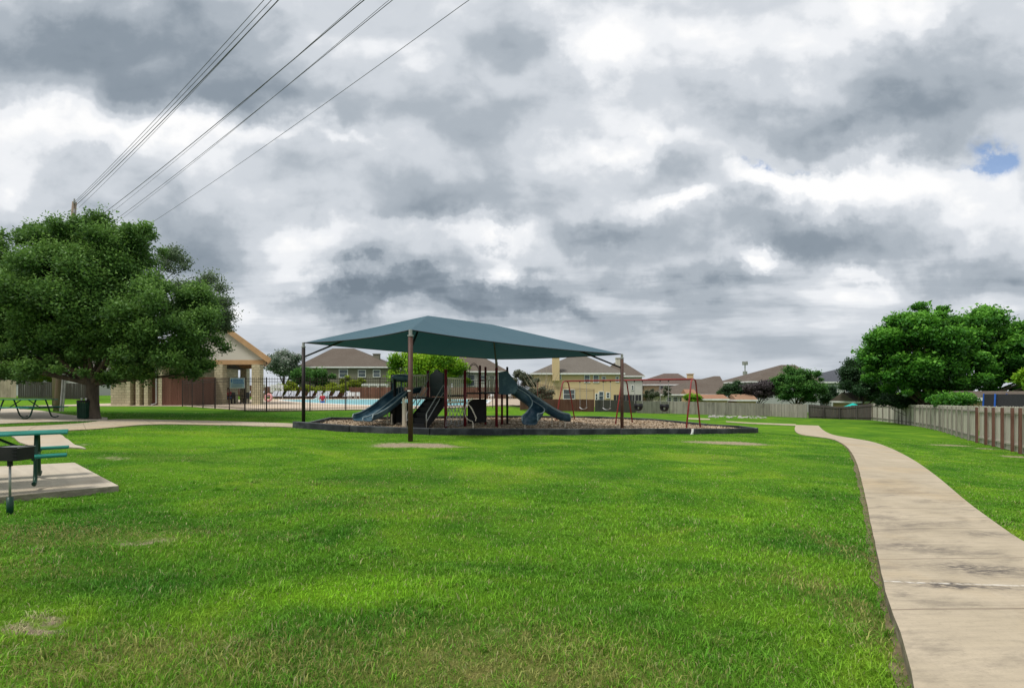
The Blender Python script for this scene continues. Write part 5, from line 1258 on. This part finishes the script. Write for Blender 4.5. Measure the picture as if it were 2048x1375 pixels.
# pool banner on the picket fence: blue and white sign
Ys = gp(495, 822.3).y+.02; a = pt(466, 755.5, Ys); b = pt(495.5, 776.5, Ys)
sg = thing('pool_sign', 'blue and white pool notice banner tied on the dark picket fence', 'sign', ((a.x+b.x)/2, Ys-.3, b.z)); o0 = Vector(sg.location)
sx0, sx1, sz0, sz1 = a.x, b.x, b.z, a.z; ys_ = Ys-.32
MB().box(Vector(((sx0+sx1)/2, ys_, (sz0+sz1)/2))-o0, (sx1-sx0, .02, sz1-sz0)).build('board', M['white'], sg)
m_sky = mat_noise('banner pale blue', (.42, .58, .72), (.52, .66, .76), 5, .5); m_bl = mat_noise('banner blue', (.10, .22, .50), (.16, .30, .58), 6, .5)
MB().box(Vector(((sx0+sx1)/2+.02, ys_-.014, (sz0+sz1)/2+.02))-o0, (sx1-sx0-.1, .006, sz1-sz0-.1)).build('print_ground', m_sky, sg)
MB().box(Vector((sx0+.1, ys_-.02, sz1-.16))-o0, (.08, .006, .16)).build('emblem', m_bl, sg)
mb = MB()
rg = random.Random(9)
for r_ in range(3):
    x = sx0+.2; zz = sz1-.1-r_*.085
    while x < sx1-.1:
        w_ = rg.uniform(.03, .09); mb.box(Vector((x+w_/2, ys_-.02, zz))-o0, (w_, .006, .055)); x += w_+.012
mb.build('lettering', m_bl, sg)
mb = MB()
for r_ in range(4):
    x = sx0+.12; zz = sz0+.24-r_*.055
    while x < sx1-.12:
        w_ = rg.uniform(.015, .05); mb.box(Vector((x+w_/2, ys_-.02, zz))-o0, (w_, .006, .02)); x += w_+.015
mb.build('small_lettering', M['greybar'], sg)

# ------------------------------------------------------------------ pool furniture
def lounger():
    r = thing('sun_lounger', 'pale strap pool lounger with raised back in the row at the brown fence', 'lounger', group='pool loungers along the far fence')
    mb = MB()
    for i in range(5): mb.beam(Vector((-.28+i*.14, .1, .38)), Vector((-.28+i*.14+.12, .72, 1.12)), .09, .03, up=(0, -1, 1))
    mb.build('backrest', M['lounge'], r)
    mb = MB()
    for i in range(8): mb.box((0, -1.1+i*.15, .38), (.62, .10, .03))
    mb.build('seat', M['lounge'], r)
    mb = MB()
    for sx in (-.33, .33):
        mb.beam(Vector((sx, -1.2, .36)), Vector((sx, .2, .36)), .05, .06); mb.beam(Vector((sx, .1, .36)), Vector((sx+.12, .75, 1.14)), .05, .05)
        for y_ in (-1.0, .15): mb.beam(Vector((sx, y_, 0)), Vector((sx, y_, .36)), .05, .05)
    mb.build('frame', M['blackmetal'], r); return r
lp = None
for i, px in enumerate([491, 519, 546, 558, 571, 584, 600, 618, 635, 652, 669, 692]):
    X = (px-1024)/F*71.5
    o = lounger() if i == 0 else copy_tree(lp)
    if i == 0: lp = o
    o.location = (X, 71.5+random.uniform(-.2, .2), Zp+.035); o.rotation_euler = (0, 0, random.uniform(-.15, .15))
def patio_chair(label, mat, X, Y, rz, z=Zp+.035, group=None):
    r = thing('patio_chair', label, 'chair', (X, Y, z), rz, group)
    MB().box((0, 0, .44), (.5, .5, .04)).build('seat', mat, r)
    MB().box((0, .26, .72), (.5, .04, .5)).build('backrest', mat, r)
    for sx in (-.22, .22):
        for sy in (-.22, .22): MB().beam(Vector((sx, sy, 0)), Vector((sx, sy, .44)), .04, .04).build('leg', mat, r)
        MB().beam(Vector((sx, -.22, .64)), Vector((sx, .25, .66)), .04, .03).build('armrest', mat, r)
    return r
def patio_table(label, X, Y, top='black', group=None):
    r = thing('patio_table', label, 'table', (X, Y, Zp+.035), 0, group)
    MB().tube([(0, 0, .70), (0, 0, .74)], .55, 20).build('tabletop', M[top], r)
    MB().tube([(0, 0, 0), (0, 0, .70)], .05, 8).build('pedestal', M['black'], r); MB().tube([(0, 0, 0), (0, 0, .05)], [.3, .25], 12).build('base', M['black'], r)
    return r
for j, (px, top, lab) in enumerate(((420, 'black', 'left black table in pavilion shade'), (441, 'white', 'pale topped table in the middle of the pavilion'), (470, 'black', 'black table beside the inner pavilion column'))):
    Y = 42.6; X = (px-1024)/F*Y
    patio_table(lab, X, Y, top)
    patio_chair('black chair left of the %s' % lab, M['black'], X-.8, Y-.1, math.pi/2)
    patio_chair('black chair right of the %s' % lab, M['black'], X+.8, Y, -math.pi/2)
for px, Y, lab in ((696, 60, 'left white chair by the pool end near the slide'), (704, 61, 'middle white chair by the pool end near the slide'), (713, 60, 'right white chair by the pool end near the slide')):
    pass
for px, Y, lab in ((697, 68.5, 'left white chair on the far pool edge near the rust fence'), (706, 69, 'middle white chair on the far pool edge near the rust fence'), (716, 68.5, 'right white chair on the far pool edge near the rust fence'),
                   (982, 68.5, 'white chair seen under the right deck'), (1020, 68.5, 'pale chair seen beneath the curved slide')):
    patio_chair(lab, M['white'], (px-1024)/F*Y, Y, random.uniform(-.6, .6))
# pool handrail
r = thing('pool_handrail', 'white sloping handrail going down into the pool', 'handrail', ((640-1024)/F*60, 60, Zp+.04)); o0 = Vector(r.location)
A = pt(652, 784.5, 60); B = pt(625, 799.5, 60)
for dy_ in (0, .7):
    MB().tube([A-o0+Vector((0, dy_, 0)), B-o0+Vector((0, dy_, 0))], .05, 8).build('rail', M['white'], r)
    for t in (0.0, .35, .7): p = A.lerp(B, t); MB().tube([p-o0+Vector((0, dy_, 0)), Vector((p.x, p.y+dy_, Zp+.04))-o0], .03, 6).build('baluster', M['white'], r)
# sign boards behind loungers
for (x0, x1, y0, y1, lab) in ((541, 567, 769, 784, 'wide white pool rules board behind the loungers'), (523, 531, 768, 774, 'small white notice beside the rightmost pavilion column')):
    Y = 75.5; a = pt(x0, y0, Y); b = pt(x1, y1, Y); r = thing('pool_rules_board', lab, 'sign', ((a.x+b.x)/2, Y, Zp+.03)); o0 = Vector(r.location)
    MB().box((a+b)/2-o0, (b.x-a.x, .05, a.z-b.z)).build('board', M['white'], r)
    for x_ in (a.x+.15, b.x-.15): MB().box(Vector((x_, Y+.05, (Zp+a.z)/2))-o0, (.09, .05, a.z-Zp)).build('post', M['greybar'], r)
    mb = MB()
    for q_ in range(4): mb.box(Vector(((a.x+b.x)/2, Y-.035, a.z-(a.z-b.z)*(q_+1)/5))-o0, ((b.x-a.x)*.7, .01, .05))
    mb.build('lettering', M['greybar'], r)
# pink float ring
r = thing('swim_ring', 'pink inflatable swim ring leaning by the rightmost pavilion column', 'pool float', ((537-1024)/F*52, 52, Zp+.04)); mb = MB()
mb.tube([Vector((.32*math.cos(t*math.pi/8), .1*math.sin(t*math.pi/8), .42+.32*math.sin(t*math.pi/8))) for t in range(17)], .12, 10, cap=False); mb.build('ring', M['pink'], r, smooth=True)

def person(label, loc, rz, pose, shirt):
    r = thing('person', label, 'person', loc, rz)
    if pose == 'stand':
        J = {'hip': (0, 0, .92, .12), 'chest': (0, 0, 1.28, .15), 'neck': (0, 0, 1.45, .055), 'head': (0, -.01, 1.60, .1), 'crown': (0, -.01, 1.68, .075),
             'sl': (-.18, 0, 1.38, .06), 'el': (-.25, -.02, 1.12, .042), 'wl': (-.24, -.12, .90, .033), 'fl': (-.24, -.16, .80, .03),
             'sr': (.18, 0, 1.38, .06), 'er': (.27, -.02, 1.12, .042), 'wr': (.27, -.08, .88, .033), 'fr': (.27, -.1, .78, .03),
             'hl': (-.09, 0, .86, .09), 'kl': (-.11, -.02, .48, .06), 'al': (-.12, .02, .09, .04), 'tl': (-.13, -.16, .035, .035),
             'hr': (.09, 0, .86, .09), 'kr': (.12, .03, .48, .06), 'ar': (.13, .08, .09, .04), 'tr': (.14, -.1, .035, .035)}
    else:
        J = {'hip': (0, 0, .52, .13), 'chest': (0, -.04, .88, .15), 'neck': (0, -.05, 1.05, .055), 'head': (0, -.07, 1.2, .1), 'crown': (0, -.07, 1.28, .075),
             'sl': (-.18, -.04, .98, .06), 'el': (-.24, -.16, .74, .042), 'wl': (-.14, -.38, .74, .033), 'fl': (-.1, -.46, .75, .03),
             'sr': (.18, -.04, .98, .06), 'er': (.24, -.16, .74, .042), 'wr': (.14, -.38, .74, .033), 'fr': (.1, -.46, .75, .03),
             'hl': (-.09, -.03, .5, .09), 'kl': (-.11, -.42, .5, .06), 'al': (-.12, -.42, .09, .04), 'tl': (-.13, -.58, .035, .035),
             'hr': (.09, -.03, .5, .09), 'kr': (.11, -.42, .5, .06), 'ar': (.12, -.44, .09, .04), 'tr': (.13, -.6, .035, .035)}
    K = list(J); E = [('hip', 'chest'), ('chest', 'neck'), ('neck', 'head'), ('head', 'crown')]
    for s_ in 'lr': E += [('chest', 's'+s_), ('s'+s_, 'e'+s_), ('e'+s_, 'w'+s_), ('w'+s_, 'f'+s_), ('hip', 'h'+s_), ('h'+s_, 'k'+s_), ('k'+s_, 'a'+s_), ('a'+s_, 't'+s_)]
    def skin(nm, keys, edges, mat, gr, rootk):
        me = bpy.data.meshes.new(nm); me.from_pydata([J[k_][:3] for k_ in keys], [(keys.index(a), keys.index(b)) for a, b in edges], [])
        o = link_mesh(nm, me, mat, r); o.modifiers.new('skin', 'SKIN')
        for i, k_ in enumerate(keys): me.skin_vertices[0].data[i].radius = (J[k_][3]+gr,)*2
        me.skin_vertices[0].data[keys.index(rootk)].use_root = True
        o.modifiers.new('sub', 'SUBSURF').levels = 1; o.modifiers['sub'].render_levels = 2; return o
    skin('body', K, E, M['skin'], 0, 'hip')
    skin('shirt', ['hip', 'chest', 'sl', 'el', 'sr', 'er'], [('hip', 'chest'), ('chest', 'sl'), ('sl', 'el'), ('chest', 'sr'), ('sr', 'er')], M[shirt], .018, 'hip')
    skin('shorts', ['hip', 'hl', 'kl', 'hr', 'kr'], [('hip', 'hl'), ('hl', 'kl'), ('hip', 'hr'), ('hr', 'kr')], M['blue'], .014, 'hip')
    h = J['head']; mb = MB(); mb.tube([Vector((h[0], h[1]+.03, h[2]-.02)), Vector((h[0], h[1]+.02, h[2]+.06)), Vector((h[0], h[1]+.01, h[2]+.12)), Vector((h[0], h[1], h[2]+.16))], [.09, .115, .10, .03], 10)
    mb.build('hair', M['bark'], r, smooth=True)
    return r
person('person in a red shirt seated in the pavilion shade', ((457-1024)/F*42.9, 42.9, Zp+.04), .3, 'sit', 'redcloth')
patio_chair('black chair under the seated person in red', M['black'], (457-1024)/F*43.0, 43.0, .3)
person('person in a red top standing at the near pool edge', ((645-1024)/F*47.5, 47.5, Zp-.75), .4, 'stand', 'redcloth')

# ------------------------------------------------------------------ utility pole and wires
pb = gp(113, 822); ptp = pt(149, 404, pb.y)
up_ = thing('utility_pole', 'tall weathered wooden utility pole rising through the oak', 'utility pole', pb); o0 = Vector(up_.location)
MB().tube([Vector((0, 0, -.2)), ptp-o0], [.155, .10], 12).build('pole', M['polewood'], up_, smooth=True)
c0 = pt(121.5, 823, pb.y-.2); c1 = pt(128, 740, pb.y-.2); c2 = pt(146, 520, pb.y-.2)
mb = MB(); mb.tube([c0-o0, c1-o0, c2-o0], .055, 8); mb.tube([c0-o0+Vector((.12, 0, 0)), c1-o0+Vector((.12, 0, 0)), c2-o0+Vector((.12, 0, 0))], .03, 8); mb.build('conduit', M['greybar'], up_)
for dz_, w_ in ((0.0, .5), (-.5, .3)):
    mb = MB(); q = ptp-o0+Vector((0, 0, dz_-.1)); mb.tube([q-Vector((w_*.63, -w_*.77, 0))*.6, q+Vector((w_*.63, -w_*.77, 0))*.6], .045, 8)
    for s_ in (-1, 1): mb.tube([q+Vector((w_*.63, -w_*.77, 0))*.5*s_, q+Vector((w_*.63, -w_*.77, 0))*.5*s_+Vector((0, 0, .2))], [.05, .03], 8)
    mb.build('insulator_bracket', M['greybar'], up_)
wires = [((148, 405), (528, 0), 26, 12.55, .011), ((149, 408), (543, 0), 26, 12.6, .011), ((150, 412), (557, 0), 26, 12.6, .017), ((158, 415), (556, 0), 26.3, 12.8, .009),
         ((192, 438), (728, 0), 28.7, 12.55, .017), ((204, 440), (722, 0), 28.8, 12.7, .008), ((222, 446), (785, 0), 29.1, 12.55, .012), ((232, 446), (778, 0), 29.1, 12.7, .008), ((296, 450), (938, 0), 29.5, 12.55, .011)]
labs = ['highest thin wire fanning up from the pole top', 'second wire fanning up from the pole top', 'thick dark wire rising from the pole top', 'faint lowest wire from the pole top',
        'thick wire emerging behind the middle of the oak crown', 'faint wire paired under the thick middle wire', 'third overhead span emerging right of the pole', 'faint wire paired under the third overhead span', 'rightmost single wire over the oak and lawn']
for (a, b, Ya, Yb2, r_), lb in zip(wires, labs):
    A = pt(a[0], a[1], Ya); B = pt(b[0], b[1], Yb2)
    e0 = 0.0 if a[0] < 160 else -.42
    P_ = []
    for i in range(25):
        t = e0+(2.4-e0)*i/24; p = A.lerp(B, t); s_ = 4*(t)*(1-t) if 0 < t < 1 else 0
        p.z -= .12*s_; P_.append(p)
    o = MB().tube(P_, r_*.7, 5).build('power_line', M['wire'], None, smooth=True); tag(o, lb, 'wire', group='overhead power lines')
# second pole hidden behind the oak carrying the other spans
A4 = pt(222, 446, 29.1); B4 = pt(785, 0, 12.55); q = A4.lerp(B4, -.42)
up2 = thing('utility_pole', 'second utility pole standing hidden behind the oak crown', 'utility pole', (q.x-1, q.y, gz(q.x-1, q.y))); o0 = Vector(up2.location)
MB().tube([(0, 0, -.2), (0, 0, q.z-o0.z+.2)], [.2, .12], 12).build('pole', M['polewood'], up2, smooth=True)
e1 = pt(192, 438, 28.7).lerp(pt(728, 0, 12.55), -.42); e2 = pt(296, 450, 29.5).lerp(pt(938, 0, 12.55), -.42)
mb = MB(); mb.beam(e1-o0-Vector((0, 0, .12)), e2-o0-Vector((0, 0, .12)), .12, .12); mb.build('crossarm', M['polewood'], up2)

# ------------------------------------------------------------------ picnic tables, bin, grill
def picnic_table(name, label, loc, rz):
    r = thing(name, label, 'picnic table', loc, rz)
    for k_ in range(3): MB().box((0, -.26+k_*.26, .76), (2.1, .245, .035)).build('table_plank', M['greentop'], r, bevel=.012)
    for sy in (-1, 1):
        MB().box((0, sy*.72, .45), (2.1, .26, .04)).build('bench_seat', M['greentop'], r, bevel=.012)
    for sx in (-.68, .68):
        for sy in (-1, 1):
            P_ = [Vector((sx, sy*.2, .74)), Vector((sx, sy*.3, .5)), Vector((sx, sy*.42, .12)), Vector((sx, sy*.52, .03)), Vector((sx, sy*.68, .025)), Vector((sx, sy*.76, .06))]
            MB().tube(smooth_line(P_, 2), .026, 8).build('leg', M['darkgreen'], r, smooth=True)
            MB().tube([Vector((sx, sy*.3, .42)), Vector((sx, sy*.84, .42))], .024, 8).build('seat_bar', M['darkgreen'], r)
        MB().tube([Vector((sx, -.32, .42)), Vector((sx, .32, .42))], .024, 8).build('cross_bar', M['darkgreen'], r)
        MB().tube([Vector((sx, 0, .42)), Vector((sx*.25, 0, .73))], .02, 8).build('brace', M['darkgreen'], r)
    return r
picnic_table('picnic_table', 'near green coated steel picnic table on the raised slab', (-8.02, 7.65, gz(-8.02, 7.65)+zslab), math.radians(40))
b = gp(40, 838); picnic_table('picnic_table', 'far green picnic table on paving left of the utility pole', (b.x, b.y+.2, gz(b.x, b.y)+.03), math.radians(-3))
b = gp(167, 838.5)
r = thing('trash_bin', 'dark green trash bin standing against the oak trunk', 'trash bin', (b.x, b.y, gz(b.x, b.y)+.03))
MB().tube([(0, 0, .02), (0, 0, .1), (0, 0, .66)], [.17, .19, .20], 20).build('barrel', M['darkgreen'], r, smooth=False)
mb = MB()
for k_ in range(20): a_ = 2*math.pi*k_/20; mb.beam(Vector((.205*math.cos(a_), .205*math.sin(a_), .03)), Vector((.215*math.cos(a_), .215*math.sin(a_), .7)), .03, .012, up=(math.cos(a_), math.sin(a_), 0))
mb.build('slats', M['darkgreen'], r)
MB().tube([(0, 0, .70), (0, 0, .74), (0, 0, .78)], [.235, .235, .2], 20).build('lid', M['blackmetal'], r)
for i, (dx_, lab) in enumerate(((-.06, 'left white cup on the trash bin lid'), (.12, 'right white cup on the trash bin lid'))):
    mb = MB().tube([(0, 0, 0), (0, 0, .09)], [.03, .04], 10); o = mb.build('paper_cup', M['white']); o.location = (b.x+dx_, b.y-.02, gz(b.x, b.y)+.03+.78); tag(o, lab, 'cup', group='paper cups on the bin')
# park grill
b = gp(20, 1028)
gr = thing('park_grill', 'black steel park grill on a pedestal at the left edge', 'grill', b); zc_ = CH+(HZ-919)/F*b.y-b.z; xg = (28-1024)/F*b.y-b.x
MB().tube([(0, 0, -.05), (0, 0, .22)], .035, 14).build('base_sleeve', M['darkgreen'], gr, smooth=True)
MB().tube([(-.0, 0, .2), (-.0, 0, zc_-.05)], .013, 10).build('pedestal', M['greybar'], gr, smooth=True)
MB().tube([(0, 0, zc_-.08), (0, 0, zc_+.01)], .028, 10).build('collar', M['blackmetal'], gr)
W_, D_, H_ = .29, .24, .175
mb = MB(); mb.box((xg, -D_/2, zc_+H_/2), (W_, .006, H_)); mb.box((xg, D_/2, zc_+H_/2), (W_, .006, H_)); mb.box((xg, 0, zc_+.005), (W_, D_-.01, .006))
for s_ in (-1, 1): mb.box((xg+s_*W_/2, 0, zc_+H_/2), (.006, D_, H_))
mb.build('firebox', M['blackmetal'], gr)
for s_ in (-1, 1):
    for k_ in range(4): MB().box((xg+s_*(W_/2-.012), -D_/2-.012, zc_+.025+k_*.042), (.075, .012, .014)).build('side_slot', M['black'], gr)
mb = MB()
for k_ in range(14): mb.tube([(xg-W_/2+.02+k_*.022, -D_/2, zc_+H_-.01), (xg-W_/2+.02+k_*.022, D_/2, zc_+H_-.01)], .004, 6)
mb.build('grate', M['greybar'], gr)
# ------------------------------------------------------------------ rocks, blue trampoline, turquoise umbrella
mb0 = None
rg = random.Random(31)
for i in range(64):
    px = rg.uniform(1418, 1532); py = 833.2+rg.uniform(-1.2, 2.6)+(px-1475)*.02
    p = gp(px, py); s_ = rg.uniform(.10, .27)
    bm = bmesh.new(); bmesh.ops.create_icosphere(bm, subdivisions=1, radius=1)
    for v in bm.verts: v.co *= 1+rg.uniform(-.25, .25); v.co.z *= .55
    me = bpy.data.meshes.new('rock'); bm.to_mesh(me); bm.free()
    o = link_mesh('rock', me, M['rock']); o.location = (p.x, p.y, gz(p.x, p.y)+.03); o.scale = (s_*1.3, s_, s_*.7); o.rotation_euler = (0, 0, rg.uniform(0, 6))
    tag(o, 'pale rock in the loose drainage pile before the grey back fence', 'rock', group='drainage rocks before the back fence')
Yt = 34; tr = thing('trampoline', 'blue posted trampoline with black safety net behind the red posted fence', 'trampoline', ((2038-1024)/F*Yt, Yt, gz(33.5, Yt))); o0 = Vector(tr.location)
mb = MB(); rad = 1.75; zt1 = CH+(HZ-787)/F*Yt-o0.z; zt0 = zt1-1.6
for k_ in range(6):
    a_ = 2*math.pi*k_/6+.1; c_, s_ = math.cos(a_)*rad, math.sin(a_)*rad
    MB().tube([(c_*1.08, s_*1.08, 0), (c_*1.04, s_*1.04, zt0), (c_, s_, zt1)], .05, 8).build('pole', M['blue'], tr)
N_ = 32; mb = MB()
for z_ in (zt0, zt1-.03):
    for k_ in range(N_): a_ = 2*math.pi*k_/N_; mb.v.append((math.cos(a_)*rad*.97, math.sin(a_)*rad*.97, z_))
for k_ in range(N_): mb.f.append((k_, (k_+1) % N_, N_+(k_+1) % N_, N_+k_))
mb.build('net', M['net'], tr)
MB().tube([(0, 0, zt0-.04), (0, 0, zt0)], rad, 32).build('mat', M['net'], tr)
Yc = 68; c_ = pt(1706, 810, Yc); um = thing('patio_umbrella', 'turquoise umbrella top just above the dark fence run', 'umbrella', (c_.x, Yc, gz(c_.x, Yc))); o0 = Vector(um.location); zt2 = pt(0, 805.5, Yc).z-o0.z
MB().tube([(0, 0, zt2-.5), (0, 0, zt2)], [1.1, .04], 8).build('canopy', M['cyan'], um); MB().tube([(0, 0, 0), (0, 0, zt2)], .03, 8).build('pole', M['white'], um)
# dark hot tub screen behind the brown fence
c_ = pt(1255, 798, 66); o = thing('privacy_screen', 'dark slatted screen behind the fence below the white walled house', 'screen', (c_.x, 66, gz(c_.x, 66))); o0 = Vector(o.location)
zt3 = pt(0, 789, 66).z-o0.z
for k_ in range(9): MB().box((-1.6+k_*.4, 0, zt3/2), (.36, .05, zt3)).build('slat', M['net'], o)
print('objects', len(bpy.data.objects))
